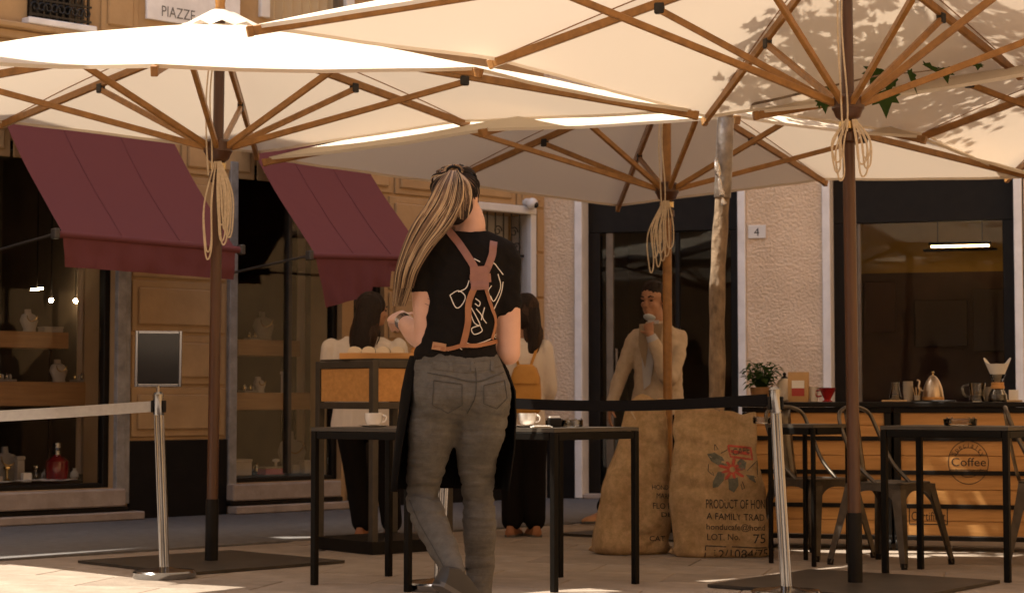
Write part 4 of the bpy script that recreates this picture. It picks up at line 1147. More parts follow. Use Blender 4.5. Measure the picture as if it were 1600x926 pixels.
leafs = [[(1106, 709), (1118, 707), (1130, 714), (1137, 727), (1124, 727), (1112, 720)], [(1114, 752), (1122, 737), (1133, 736), (1131, 750), (1122, 760), (1114, 762)], [(1138, 748), (1153, 745), (1154, 758), (1147, 769), (1139, 764)], [(1153, 722), (1160, 716), (1168, 722), (1165, 733), (1157, 735)], [(1166, 741), (1186, 744), (1182, 754), (1172, 749)]]
drape(S1, B1, o1, [blob(b, D1) for b in leafs], M_ink_green, 'printed_leaves')
fl = []
for k in range(9):
    a = k * 2 * math.pi / 9; c0 = (1145, 733); r1 = 16 + 4 * (k % 2)
    fl.append(blob([(c0[0] + 5 * math.cos(a - .5), c0[1] + 5 * math.sin(a - .5)), (c0[0] + r1 * math.cos(a - .14), c0[1] + r1 * .8 * math.sin(a - .14)), (c0[0] + r1 * 1.2 * math.cos(a), c0[1] + r1 * .95 * math.sin(a)), (c0[0] + r1 * math.cos(a + .14), c0[1] + r1 * .8 * math.sin(a + .14)), (c0[0] + 5 * math.cos(a + .5), c0[1] + 5 * math.sin(a + .5))], D1))
fl.append(stroke([(1140, 696), (1176, 700), (1178, 718), (1143, 713)], .012, D1, True)); fl.append(stroke([(1144, 705), (1174, 709)], .018, D1))
drape(S1, B1, o1, fl, M_ink_red, 'printed_flower')
for pc in (text_px('CAFE', 1146, 711, 1174, 10, D1, -.1), stroke([(1108, 725), (1107, 736), (1116, 743), (1114, 737)], .004, D1), stroke([(1128, 708), (1140, 702)], .004, D1), stroke([(1160, 752), (1164, 762), (1160, 764), (1158, 756)], .004, D1), stroke([(1168, 735), (1186, 720), (1186, 742)], .004, D1), stroke([(1119, 694), (1124, 702), (1118, 703)], .004, D1, True)):
    drape(S1, B1, o1, [pc], M_ink, 'printed_outline', .0026)
bs2 = ground_at(993, 866); 
S2, B2, o2_ = sack('plainer burlap sack leaning behind the flower sack', bs2 + V((-.02, .10, 0)), .225, .15, .86, .07, .46, 2, .03)
D2 = bs2.y - .06
for pc in [text_px('HONDU', 1019, 764, 1052, 7, D2, .05), text_px('MARK', 1026, 778, 1050, 8, D2, .06), text_px('FLO RES', 1020, 794, 1062, 9, D2, .06), text_px('DE', 1033, 807, 1050, 7, D2, .06), text_px('CAT', 1015, 845, 1040, 8, D2, .04)]: drape(S2, B2, o2_, [pc], M_ink, 'printed_text')
mb = MB(); q0 = at(1000, 655, bs2.y - .08) - bs2
mb.tube(spline([q0, q0 + V((-.025, -.01, .06)), q0 + V((.02, -.02, .1)), q0 + V((.12, -.03, .055)), q0 + V((.16, -.02, .06))], 6), .004, 6); mb.build('tie_string', M_rope, S2)

# ================================================================== HOST STAND
H0 = ground_at(583, 866)
e1 = V((-.42, .50, 0)).normalized(); e2 = V((.50, .42, 0)).normalized(); SD = .55
st = thing('host_stand', 'grey steel host stand with honey wood panels behind the left table', 'stand', H0)
c = [V((0, 0, 0)), e1 * SD, e1 * SD + e2 * SD, e2 * SD]; HH = 1.12
for k in range(4):
    a, b = c[k], c[(k + 1) % 4]; d = (b - a).normalized()
    mb = MB(); mb.bar(a + Z * .02, a + Z * HH, .042, .042, up=e1, bev=.003); mb.build('post', M_tubegrey, st, False)
    for z, hh in ((HH - .022, .042), (HH - .262, .04)):
        mb = MB(); mb.bar(a + d * .0215 + Z * z, b - d * .0215 + Z * z, .036, hh, bev=.003); mb.build('rail', M_tubegrey, st, False)
    mb = MB(); n_ = d.cross(Z); mb.bar(a + d * .024 + Z * (HH - .142), b - d * .024 + Z * (HH - .142), .018, .194, bev=.003); mb.build('panel', M_panel, st, False)
mb = MB(); pp = [p + (p - c[2] / 2).normalized() * .03 for p in c]
mb.add([p + Z * .002 for p in pp] + [p + Z * .075 for p in pp], [(3, 2, 1, 0), (4, 5, 6, 7)] + [(k, (k + 1) % 4, 4 + (k + 1) % 4, 4 + k) for k in range(4)]); mb.build('base', M_black, st, False)
mb = MB(); pp = [p * 1.0 for p in c]; mb.add([p + Z * (HH + .001) for p in pp] + [p + Z * (HH + .012) for p in pp], [(3, 2, 1, 0), (4, 5, 6, 7)] + [(k, (k + 1) % 4, 4 + (k + 1) % 4, 4 + k) for k in range(4)]); mb.build('top', M_tubegrey, st, False)
tcen = H0 + c[2] / 2 + V((.0, -.08, HH + .012))
tray = thing('wooden_tray', 'shallow honey wood tray on top of the host stand', 'tray', tcen, R(0))
mb = MB(); mb.box(-.24, .26, -.13, .13, 0, .008); mb.build('floor', M_panel, tray, False)
for (a_, b_, c_, d_) in ((-.25, .27, -.14, -.13), (-.25, .27, .13, .14), (-.25, -.24, -.13, .13), (.26, .27, -.13, .13)):
    mb = MB(); mb.box(a_, b_, c_, d_, 0, .035, .002); mb.build('side', M_panel, tray, False)
for k in range(4):
    g = thing('napkin_roll', 'rolled cream napkin in the tray, %s of four' % ['leftmost', 'second', 'third', 'rightmost'][k], 'napkin', tcen + V((-.165 + .085 * k, -.03, .009)), 0, 'rolled napkins in the tray')
    mb = MB(); rows = []
    for q in range(9):
        z = q / 8; rr_ = .037 * (1 + .06 * math.sin(z * 9 + k)); rows.append([V((rr_ * math.cos(t) * 1.05, -.08 + .16 * z, .033 + .033 * math.sin(t))) for t in [2 * math.pi * j / 18 for j in range(18)]])
    mb.loft(rows); mb.build('roll', M_napkin, g)
    mb = MB(); mb.loft([[V((.04 * math.cos(t) * 1.04, y_, .033 + .0345 * math.sin(t))) for t in [2 * math.pi * j / 18 for j in range(18)]] for y_ in (-.012, .012)], caps=False); mb.build('band', M_paper, g)
g = thing('utensil_pot', 'small wooden pot of utensils beside the napkins', 'pot', tcen + V((.20, -.02, .009)), 0)
mb = MB(); mb.lathe([(.032, 0), (.036, .01), (.036, .04), (.03, .05), (.034, .06), (.03, .06), (.028, .02)], 18); mb.build('pot', M_panel, g)
for k in range(4):
    mb = MB(); a = k * 1.7; mb.cyl((.01 * math.cos(a), .01 * math.sin(a), .02), (.03 * math.cos(a), .03 * math.sin(a), .14), .004, n=6); mb.ell((.032 * math.cos(a), .032 * math.sin(a), .15), .009, .004, .016, 8, 6); mb.build('spoon', [M_stick, M_chrome][k % 2], g)

# ================================================================== BAR COUNTER
K0 = V((1.395, 11.67, 0)); KA = R(-14); ku = V((math.cos(KA), math.sin(KA), 0)); kv = V((-ku.y, ku.x, 0))
KT = .878; LEN1 = .89; LEN2 = 1.55
def kx(px, off=.25, py=625):
    r = ray(px, py); P = K0 + kv * off; n = kv; k = (P - CAM).dot(n) / r.dot(n); return (CAM + r * k - K0).dot(ku)
def counter(label, x0, L):
    C = thing('bar_counter', label, 'counter', K0 + ku * x0, KA, 'wood clad bar counters')
    mb = MB(); mb.box(-.01, L + .008, -.03, .55, KT - .03, KT, .004); mb.build('top', M_black, C, False)
    mb = MB(); mb.box(0, L, .0, .03, KT - .062, KT - .031, .003); mb.build('top_rail', M_black, C, False)
    for x in (.02, L - .022):
        for y in (.02, .5):
            mb = MB(); mb.box(x - .02, x + .02, y - .018, y + .022, .075, KT - .063, .003); mb.build('post', M_black, C, False)
            mb = MB(); mb.cyl((x - .014, y, .037), (x + .014, y, .037), .034, n=16); mb.box(x - .02, x + .02, y - .015, y + .015, .05, .074); mb.build('caster', M_black, C)
    zr = [.06, .262, .46, .66, KT - .062]
    for k in range(4):
        if k: mb = MB(); mb.box(.041, L - .043, .001, .016, zr[k] - .012, zr[k] + .014, .002); mb.build('rail', M_black, C, False)
        a, b = zr[k] + (.03 if k == 0 else .0), zr[k + 1]; nn = 2
        for j in range(nn):
            z0 = a + (b - a) * j / nn; z1 = a + (b - a) * (j + 1) / nn
            mb = MB(); mb.box(.041, L - .043, .018, .036, z0 + .0015, z1 - .0015, .002); o = mb.build('plank', M_plank, C, False)
    mb = MB(); mb.box(.0, L, .0, .03, .062, .088, .003); mb.build('bottom_rail', M_black, C, False)
    mb = MB(); mb.box(.041, L - .043, .45, .47, .09, KT - .065); mb.build('back_panel', M_plank, C, False)
    mb = MB(); mb.box(.0, .018, .041, .48, .09, KT - .064); mb.build('side_panel', M_plank, C, False)
    return C
C1 = counter('wood plank bar counter behind the two chairs, left module', 0, LEN1)
C2 = counter('wood plank bar counter printed with a round Coffee stamp, right module', LEN1 + .012, LEN2)
def stamp_pt(px, py):
    r = ray(px, py); P = K0 + kv * .0165; k = (P - CAM).dot(kv) / r.dot(kv); q = CAM + r * k - K0
    return V((q.dot(ku) - LEN1 - .012, .0165, q.z))
ctr = stamp_pt(1513, 722); rad_ = abs(stamp_pt(1545, 722).x - stamp_pt(1481, 722).x) / 2
mb = MB()
def ann(r0, r1, a0=0, a1=2 * math.pi, n=48):
    mb.loft([[ctr + V((r_ * math.cos(a0 + (a1 - a0) * j / n), 0, 1.1 * r_ * math.sin(a0 + (a1 - a0) * j / n))) for j in range(n + 1)] for r_ in (r0, r1)], closed=False)
ann(rad_ * .965, rad_ * 1.0); ann(rad_ * .66, rad_ * .69, R(25), R(155), 24); ann(rad_ * .66, rad_ * .69, R(205), R(335), 24)
tv, tf = text_geo('Coffee', 1.0); tw = max(p.x for p in tv)
mb.add([ctr + V(((p.x / tw - .5) * rad_ * 1.72, 0, (p.y - .30) * rad_ * .60)) for p in tv], tf)
for z in (.33, -.36): mb.add([ctr + V((x * rad_ * .9, 0, z * 1.1 * rad_ + dz)) for dz in (0, .005) for x in (-1, 1)], [(0, 1, 3, 2)])
def arc_text(txt, r_, a0, a1, size, flip=False):
    n = len(txt)
    for i, ch in enumerate(txt):
        if ch == ' ': continue
        a = a0 + (a1 - a0) * (i + .5) / n; v_, f_ = text_geo(ch, size); w_ = max(p.x for p in v_) / 2
        rot_ = a - math.pi / 2 if not flip else a + math.pi / 2
        mb.add([ctr + V((r_ * math.cos(a) + (p.x - w_) * math.cos(rot_) - p.y * math.sin(rot_), 0, 1.1 * r_ * math.sin(a) + (p.x - w_) * math.sin(rot_) + p.y * math.cos(rot_))) for p in v_], f_)
arc_text('Specialty', rad_ * .70, R(158), R(22), rad_ * .34)
mb.build('coffee_stamp', M_ink, C2, False)
mb = MB(); q0, q1 = stamp_pt(1421, 818), stamp_pt(1480, 790)
for (a_, b_) in (((0, 0), (1, 0)), ((0, 1), (1, 1)), ((0, 0), (0, 1)), ((1, 0), (1, 1))):
    A = V((q0.x + (q1.x - q0.x) * a_[0], .0165, q0.z + (q1.z - q0.z) * a_[1])); B = V((q0.x + (q1.x - q0.x) * b_[0], .0165, q0.z + (q1.z - q0.z) * b_[1]))
    d = (B - A).normalized(); nn = V((-d.z, 0, d.x)) * .003; mb.add([A + nn, A - nn, B - nn, B + nn], [(0, 1, 2, 3)])
tv, tf = text_geo('Certificat', 1.0); tw = max(p.x for p in tv)
mb.add([V((q0.x + .01 + p.x / tw * (q1.x - q0.x - .02), .0165, q0.z + .022 + p.y * .075)) for p in tv], tf)
mb.build('certificate_stamp', M_ink, C2, False)
for q in C2.children:
    if q.name.startswith(('coffee_stamp', 'certificate')): q.location.y = .0

def on_bar(name, label, cat, px, off=.22, rz=0.0):
    return thing(name, label, cat, K0 + ku * kx(px, off) + kv * off + Z * (KT + .001), KA + rz)
# plant
g = on_bar('potted_plant', 'leafy green plant in a wooden pot at the left end of the bar', 'plant', 1190, .3)
mb = MB(); mb.lathe([(.055, 0), (.062, .005), (.072, .09), (.066, .09), (.06, .07)], 20); mb.build('pot', M_shelf, g)
mb = MB(); mb.lathe([(.0, .07), (.062, .072)], 18, caps=False); mb.build('soil', M_choc, g)
rgp = random.Random(12)
for k in range(120):
    a = k * 2.399; rr_ = rgp.uniform(.02, .10); zz = rgp.uniform(.09, .24); b0 = V((.02 * math.cos(a), .02 * math.sin(a), .075))
    e = V((rr_ * math.cos(a), rr_ * math.sin(a), zz)); t_ = e + V((math.cos(a) * .055, math.sin(a) * .055, rgp.uniform(-.04, .025)))
    mb = MB(); s_ = V((-math.sin(a), math.cos(a), 0)) * rgp.uniform(.014, .022); m_ = e.lerp(t_, .5) + Z * .012
    mb.add([e, m_ + s_, t_, m_ - s_, m_ - Z * .004], [(0, 1, 4), (1, 2, 4), (2, 3, 4), (3, 0, 4)]); mb.tube([b0, b0.lerp(e, .6) + Z * .02, e], [.003, .002, .0015], 5); mb.build('leaf', M_leaf2, g, False)
g = on_bar('gooseneck_kettle', 'pale round kettle with a black knob beside the kraft bag', 'kettle', 1226, .32)
mb = MB(); mb.lathe([(.05, 0), (.058, .01), (.056, .08), (.04, .13), (.02, .145)], 22); mb.build('body', M_napkin, g)
mb = MB(); mb.lathe([(.022, .145), (.02, .152), (.009, .156), (.011, .175), (.004, .182)], 14); mb.build('knob', M_black, g)
mb = MB(); mb.tube(spline([V((-.05, 0, .03)), V((-.09, 0, .06)), V((-.075, 0, .11)), V((-.10, 0, .14))], 5), [.010 - .0004 * i for i in range(16)], 8); mb.build('spout', M_steel_dome, g)
mb = MB(); mb.tube(spline([V((.05, 0, .11)), V((.095, 0, .11)), V((.095, 0, .05)), V((.06, 0, .03))], 5), .007, 8); mb.build('handle', M_black, g)
g = on_bar('coffee_bag', 'upright kraft paper coffee bag with white and red label', 'bag', 1248, .18)
mb = MB(); mb.loft([[V((sx * w_, sy * d_, z)) for sx, sy in ((-1, -1), (-.5, -1.08), (.5, -1.08), (1, -1), (1, 1), (-1, 1))] for w_, d_, z in ((.058, .034, 0), (.062, .036, .03), (.063, .030, .12), (.064, .010, .165), (.065, .004, .182))]); mb.build('body', M_kraft, g)
for nm, z0, z1, m_ in (('white_label', .083, .13, M_paper), ('red_label', .035, .0825, mat('red_label', (.36, .04, .03), .7))):
    mb = MB(); y0 = lambda z: -(.0405 - .007 * max(0, (z - .03)) / .09)
    mb.add([V((-.038, y0(z0), z0)), V((.038, y0(z0), z0)), V((.038, y0(z1), z1)), V((-.038, y0(z1), z1))], [(0, 1, 2, 3)]); mb.build(nm, m_, g, False)
g = on_bar('paper_cup', 'white paper cup beside the kraft coffee bag', 'cup', 1271, .2)
mb = MB(); mb.lathe([(.022, 0), (.025, .002), (.033, .088), (.035, .092), (.032, .092), (.024, .01)], 20); mb.build('body', M_paper, g)
g = on_bar('pour_over_dripper', 'red ceramic cone dripper on the bar', 'dripper', 1293, .18)
mb = MB(); mb.lathe([(.03, 0), (.032, .005), (.02, .012), (.022, .02), (.055, .085), (.057, .086), (.05, .082), (.015, .02)], 24); mb.build('cone', M_red, g)
mb = MB(); mb.tube(spline([V((-.045, 0, .07)), V((-.07, 0, .065)), V((-.065, 0, .035)), V((-.035, 0, .035))], 5), .005, 8); mb.build('handle', M_red, g)
g = on_bar('serving_board', 'thin wooden board under the glass carafe on the bar', 'board', 1398, .2)
mb = MB(); mb.box(-.075, .075, -.06, .06, 0, .012, .003); mb.build('board', M_stick, g, False)
g = on_bar('glass_carafe', 'small conical glass carafe on the bar behind the right table', 'carafe', 1399, .2); g.location.z += .013
mb = MB(); mb.lathe([(.034, 0), (.037, .006), (.022, .085), (.024, .105), (.023, .105), (.020, .085), (.034, .008)], 22); mb.build('flask', M_glassy, g)
mb = MB(); mb.lathe([(.033, .004), (.028, .03)], 18); mb.build('liquid', M_pale, g)
g = on_bar('cup_stack', 'stack of pale ribbed paper cups on the bar', 'cups', 1419, .2)
for k in range(4): mb = MB(); mb.lathe([(.026, .018 * k), (.030, .018 * k + .066), (.032, .018 * k + .07), (.027, .018 * k + .07)], 18); mb.build('cup', M_pale, g)
g = on_bar('stick_holder', 'little pot of wooden stir sticks on the bar', 'holder', 1433, .16)
mb = MB(); mb.lathe([(.016, 0), (.019, .04), (.017, .04), (.014, .004)], 14); mb.build('pot', M_pale, g)
for k in range(7): mb = MB(); a = k * .9; mb.bar((.006 * math.cos(a), .006 * math.sin(a), .005), (.028 * math.cos(a), .02 * math.sin(a), .088), .006, .002); mb.build('stick', M_stick, g, False)
g = on_bar('slate_board', 'dark slate board under the domed kettle', 'board', 1459, .22)
mb = MB(); mb.box(-.13, .13, -.08, .08, 0, .010, .003); mb.build('board', M_board, g, False)
g = on_bar('domed_kettle', 'pointed steel kettle on a wooden base on the bar', 'kettle', 1458, .22); g.location.z += .011
mb = MB(); mb.lathe([(.062, .02), (.062, .03), (.055, .075), (.04, .115), (.02, .142), (.006, .15)], 24); mb.build('dome', M_steel_dome, g)
mb = MB(); mb.lathe([(.065, 0), (.066, .004), (.066, .019), (.06, .02)], 24); mb.build('base', M_panel, g)
mb = MB(); mb.lathe([(.004, .15), (.004, .158), (.010, .165), (.004, .174)], 12); mb.build('knob', M_brass, g)
mb = MB(); mb.tube(spline([V((-.055, 0, .05)), V((-.085, 0, .07)), V((-.08, 0, .11)), V((-.095, 0, .12))], 5), .006, 8); mb.build('spout', M_steel_dome, g)
g = on_bar('glass_server', 'glass coffee server with a side handle on the bar', 'server', 1527, .25)
mb = MB(); mb.lathe([(.035, 0), (.05, .01), (.042, .04), (.05, .11), (.052, .115), (.049, .115), (.038, .04), (.045, .012)], 22); mb.build('vessel', M_glassy, g)
mb = MB(); mb.lathe([(.034, .012), (.045, .016), (.039, .04), (.0, .041)], 20, caps=False); mb.build('coffee', M_choc, g)
mb = MB(); mb.tube(spline([V((-.045, -.01, .10)), V((-.085, -.01, .09)), V((-.075, -.01, .04)), V((-.045, -.01, .03))], 5), .006, 8); mb.build('handle', M_glassy, g)
g = on_bar('filter_coffee_maker', 'hourglass coffee maker with a flared paper filter on the bar', 'coffee maker', 1559, .2)
mb = MB(); mb.lathe([(.045, 0), (.056, .008), (.054, .04), (.03, .085), (.024, .10), (.032, .13), (.05, .165), (.047, .165), (.021, .10), (.05, .02)], 24); mb.build('flask', M_glassy, g)
mb = MB(); mb.lathe([(.044, .006), (.053, .012), (.05, .042), (.0, .043)], 20, caps=False); mb.build('coffee', M_choc, g)
mb = MB(); mb.lathe([(.033, .078), (.041, .08), (.041, .095), (.036, .097), (.038, .115), (.033, .117)], 20); mb.build('wooden_collar', M_panel, g)
rows = []
for i in range(8):
    k = i / 7; rows.append([V(((.012 + .068 * k) * math.cos(t), (.012 + .05 * k) * math.sin(t), .10 + .14 * k + (.045 * k * k * (abs(math.cos(t)) ** 2 - .55) + .012 * k * math.sin(3 * t)))) for t in [2 * math.pi * j / 28 for j in range(28)]])
mb = MB(); mb.loft(rows, caps=False); mb.build('paper_filter', M_paper, g)
g = on_bar('filter_jar', 'pale jar between the glass server and the flared filter', 'jar', 1543, .30)
mb = MB(); mb.lathe([(.026, 0), (.03, .005), (.026, .075), (.022, .09), (.018, .09)], 18); mb.build('jar', M_pale, g)
g = on_bar('price_card', 'small white card standing at the right end of the bar', 'card', 1584, .16)
mb = MB(); mb.box(-.028, .028, -.003, .003, .012, .072); mb.box(-.02, -.005, -.0045, -.0031, .056, .062); mb.build('card', M_paper, g, False)
mb = MB(); mb.box(-.04, .05, -.03, .03, 0, .0118, .002); mb.build('foot', M_stick, g, False)

# ================================================================== PEOPLE
def limb(mb, pts, rad, n=16, k=5):
    P = spline(pts, k); L = len(pts) - 1
    rr_ = []
    for i in range(len(P)):
        t = i / k; a = min(int(t), L - 1); q = t - a; q = q * q * (3 - 2 * q); rr_.append(rad[a] * (1 - q) + rad[min(a + 1, L)] * q)
    mb.tube(P, rr_, n)
    mb.ell(P[0], rr_[0], rr_[0], rr_[0], 12, 8); mb.ell(P[-1], rr_[-1], rr_[-1], rr_[-1], 12, 8)
def hand(mb, w, d, nrm, thumb, curl=.5, s=1.0, spread=.05):
    d = V(d).normalized(); nrm = (V(nrm) - d * V(nrm).dot(d)).normalized(); sd = d.cross(nrm).normalized()
    if sd.dot(V(thumb)) < 0: sd = -sd
    rows = []
    for q, hw, th in ((-.01, .024, .019), (.02, .031, .017), (.055, .039, .015), (.085, .040, .013), (.095, .036, .010)):
        rows.append([w + d * q * s + sd * hw * s * math.cos(t) + nrm * th * s * math.sin(t) for t in [2 * math.pi * j / 14 for j in range(14)]])
    mb.loft(rows)
    for k, (off, L) in enumerate(((.029, .92), (.010, 1.0), (-.010, .95), (-.028, .76))):
        p = w + d * .083 * s + sd * off * s; dd = (d + sd * (off * 2.2 * spread / .05)).normalized(); pts = [p - d * .015 * s, p]
        for ln in (.042, .028, .022):
            c_, s_ = math.cos(curl), math.sin(curl); dd = (dd * c_ + nrm * s_).normalized(); p = p + dd * ln * L * s; pts.append(p)
        mb.tube(pts, [.0095 * s, .0092 * s, .0085 * s, .0078 * s, .006 * s], 10); mb.ell(pts[-1], .006 * s, .006 * s, .006 * s, 8, 6)
    p = w + d * .022 * s + sd * .026 * s; dd = (d * .62 + sd * .70 + nrm * .35).normalized(); pts = [p - dd * .012 * s, p]
    for ln in (.036, .030, .024): p = p + dd * ln * s; pts.append(p); dd = (dd + d * .3 + nrm * .22).normalized()
    mb.tube(pts, [.014 * s, .0125 * s, .0105 * s, .0095 * s, .007 * s], 10)
def head(mb, c, yaw, pitch=0.0, s=1.0, ear=True, nose=True):
    """c: centre of the skull; yaw 0 looks to -Y (towards the camera)"""
    M = Matrix.Translation(c) @ Matrix.Rotation(yaw, 4, 'Z') @ Matrix.Rotation(pitch, 4, 'X'); s_ = s
    def el(p, r_, n=16, m=11):
        mb.ell(M @ (V(p) * s_), r_[0] * s_, r_[1] * s_, r_[2] * s_, n, m, M.to_3x3())
    el((0, .012, .022), (.074, .094, .090)); el((0, -.020, -.040), (.058, .066, .075)); el((0, -.052, -.082), (.033, .034, .028)); el((0, -.075, .012), (.050, .018, .012))
    el((.030, -.060, -.030), (.022, .026, .024)); el((-.030, -.060, -.030), (.022, .026, .024))
    if nose: mb.tube([M @ (V(q) * s_) for q in ((0, -.082, .005), (0, -.096, -.018), (0, -.104, -.034), (0, -.086, -.042))], [.008 * s_, .010 * s_, .0135 * s_, .012 * s_], 10)
    el((0, -.083, -.060), (.021, .009, .006)); el((0, -.080, -.071), (.018, .009, .007))
    if ear:
        for sx in (-1, 1): el((sx * .075, .012, -.012), (.008, .019, .031))
    return M
def eyes(M, s, par, org):
    for sx in (-1, 1):
        mb = MB(); mb.ell(M @ (V((sx * .031, -.079, -.004)) * s), .012 * s, .008 * s, .006 * s, 10, 7, M.to_3x3()); mb.build('eye', M_hair_d, par, True, org=org)
        mb = MB(); mb.tube([M @ (V((sx * x, y, z)) * s) for x, y, z in ((.014, -.091, .017), (.032, -.090, .024), (.05, -.076, .018))], [.004 * s, .005 * s, .003 * s], 6); mb.build('eyebrow', M_hair_d, par, True, org=org)
def shoe(par, ankle, fwd, m, sole_m, org, L=.26, pitch=0.0, name='shoe'):
    f = V(fwd).normalized(); up = V((0, 0, 1)); sd = f.cross(up).normalized()
    f2 = (f * math.cos(pitch) - up * math.sin(pitch)); u2 = sd.cross(f2).normalized()
    if u2.z < 0: u2 = -u2
    h = ankle - u2 * .085; rows = []; rows2 = []
    for q, w_, ht in ((-.075, .020, .04), (-.065, .032, .075), (-.02, .037, .095), (.04, .038, .082), (.10, .044, .058), (.15, .043, .045), (.18, .030, .032), (.19, .012, .02)):
        c_ = h + f2 * q * (L / .26)
        rows.append([c_ + sd * w_ * x + u2 * (z * ht) for x, z in ((-1, .16), (-.95, .5), (-.6, .92), (0, 1), (.6, .92), (.95, .5), (1, .16))])
        rows2.append([c_ + sd * w_ * 1.06 * x + u2 * z for x, z in ((-1, 0), (-1, .016), (1, .016), (1, 0))])
    mb = MB(); mb.loft(rows); o = mb.build(name, m, par, True, org=org)
    mb = MB(); mb.loft(rows2); mb.build('sole', sole_m, o, True, org=org)
    return o

# ---------------------------------------------------------------- waitress
WD = 6.7
def w(px, py, dy=0.0): return at(px, py, WD + dy)
PXM = WD / F
WB = w(735, 1010); WB.z = 0
W = thing('person', 'waitress seen from behind in black T-shirt, grey jeans and black apron, long blonde ponytail', 'person', WB)
wrist_l, elbow_l, sh_l = w(628, 500, .17), w(666, 531, -.02), w(667, 392, .0)
wrist_r, elbow_r, sh_r = w(778, 532, .30), w(795, 552, .02), w(783, 402, .0)
body = MB()
tor = [(728, 372, 46, .062), (728, 390, 62, .078), (729, 420, 62, .092), (729, 455, 57, .095), (718, 505, 54, .090), (713, 545, 58, .095), (714, 590, 66, .105), (718, 630, 66, .105)]
body.rings([(w(x, y), r_ * PXM, d_) for x, y, r_, d_ in tor], 24, 2.3)
limb(body, [w(730, 385), w(738, 352, .005), w(727, 325, .02)], [.062, .047, .050])
HM = head(body, w(713, 309, .02), R(180 - 18), R(6), 1.0)
limb(body, [sh_l, sh_l.lerp(elbow_l, .5) + V((-.004, 0, 0)), elbow_l], [.052, .048, .040]); limb(body, [elbow_l, elbow_l.lerp(wrist_l, .35) + V((.0, 0, -.004)), wrist_l], [.043, .045, .029])
limb(body, [sh_r, sh_r.lerp(elbow_r, .5) + V((.006, 0, 0)), elbow_r], [.052, .048, .042]); limb(body, [elbow_r, elbow_r.lerp(wrist_r, .35), wrist_r], [.042, .040, .026])
hand(body, wrist_l, w(612, 489, .30) - wrist_l, V((.5, .2, -1)), V((.8, .5, .3)), .75)
hand(body, wrist_r, V((-.7, .6, .05)), V((-.2, -.1, -1)), V((-.4, .9, .3)), .45)
kn_l, an_l = w(660, 774, .06), w(710, 893, -.30)
kn_r, an_r = w(747, 775, .10), w(751, 968, .10)
hip_l, hip_r = w(686, 632), w(752, 632)
for hp_, kn, an in ((hip_l, kn_l, an_l), (hip_r, kn_r, an_r)):
    if an is an_l: limb(body, [hp_, w(677, 665), w(668, 718, .03), kn, w(669, 806, -.02), w(690, 850, -.14), an], [.066, .06, .05, .04, .04, .034, .030])
    else: limb(body, [hp_, hp_.lerp(kn, .5), kn, kn.lerp(an, .35), an], [.066, .052, .036, .034, .028])
    fd = V((.25, 1, 0)) if an is an_l else V((0, 1, 0))
limb(body, [an_l, an_l + V((.015, .02, -.03))], [.030, .026]); limb(body, [an_r, an_r + V((0, .10, -.05))], [.034, .03])
bo = melt(body, 'body', M_skin, W, .007, 4, WB)
# T-shirt
ts = MB()
tor2 = [(733, 361, 34, .058), (731, 371, 56, .072), (729, 384, 68, .088), (729, 408, 68, .104), (730, 450, 63, .110), (720, 498, 58, .104), (714, 532, 60, .105), (712, 554, 66, .112), (712, 564, 67, .113)]
ts.rings([(w(x, y, .002), r_ * PXM, d_) for x, y, r_, d_ in tor2], 28, 2.35)
sl_l = sh_l.lerp(elbow_l, .36); sl_r = sh_r.lerp(elbow_r, .50)
limb(ts, [w(690, 382), sh_l + V((-.008, 0, .004)), sl_l + V((-.004, 0, 0))], [.062, .062, .060]); limb(ts, [w(764, 388), sh_r + V((.006, 0, .0)), sl_r], [.056, .057, .057])
def wr(seed, amp, fx, fz):
    return lambda p: amp * (mn.noise(V((p.x * fx, p.y * fx, p.z * fz + seed))) + .5 * mn.noise(V((p.x * fx * 2.3 + 5, p.y * fx * 2, p.z * fz * 2.1 + seed))))
shirt = melt(ts, 't_shirt', M_tshirt, W, .008, 3, WB, disp=lambda p: wr(2, .007, 9, 16)(p) + .004 * mn.noise(V((p.x * 24, p.y * 10, p.z * 40 + p.x * 30))))
# jeans
jn = MB()
jn.rings([(w(x, y, dy), r_ * PXM, d_) for x, y, r_, d_, dy in ((713, 548, 63, .104, 0), (716, 575, 72, .118, -.005), (720, 602, 78, .130, -.010), (722, 622, 78, .134, -.012), (722, 640, 68, .115, -.006), (722, 656, 52, .085, 0))], 28, 2.3)
jn.ell(w(686, 618, -.055), .088, .085, .095, 18, 12); jn.ell(w(757, 618, -.055), .088, .085, .095, 18, 12)
limb(jn, [w(686, 628), w(677, 665, .0), w(668, 718, .03), kn_l, w(669, 806, -.02), w(690, 850, -.14), w(707, 886, -.27), w(712, 896, -.30)], [.100, .092, .073, .060, .064, .054, .040, .038])
limb(jn, [w(756, 628), w(752, 665, .0), w(745, 718, .05), kn_r, w(749, 822, .08), w(750, 875, .10), w(751, 958, .10)], [.098, .091, .073, .058, .062, .054, .036])
def jwr(p):
    q = p.z; f_ = -.013 * max(0, .22 - abs(mn.noise(V((p.x * 5, p.y * 4, q * 20))))) - .008 * max(0, .2 - abs(mn.noise(V((p.x * 9 + 3, p.y * 6, q * 42))))) + mn.noise(V((p.x * 7, p.y * 5, q * 30))) * .002
    kz = math.exp(-((q - kn_l.z) / .09) ** 2) + .7 * math.exp(-((q - w(0, 655).z) / .07) ** 2)
    return f_ * ((.8 if q < w(0, 650).z else .25) + 1.7 * kz)
jeans = melt(jn, 'jeans', M_denim, W, .0075, 9, WB, disp=jwr)
bvj = bvh_of(jeans, WB)
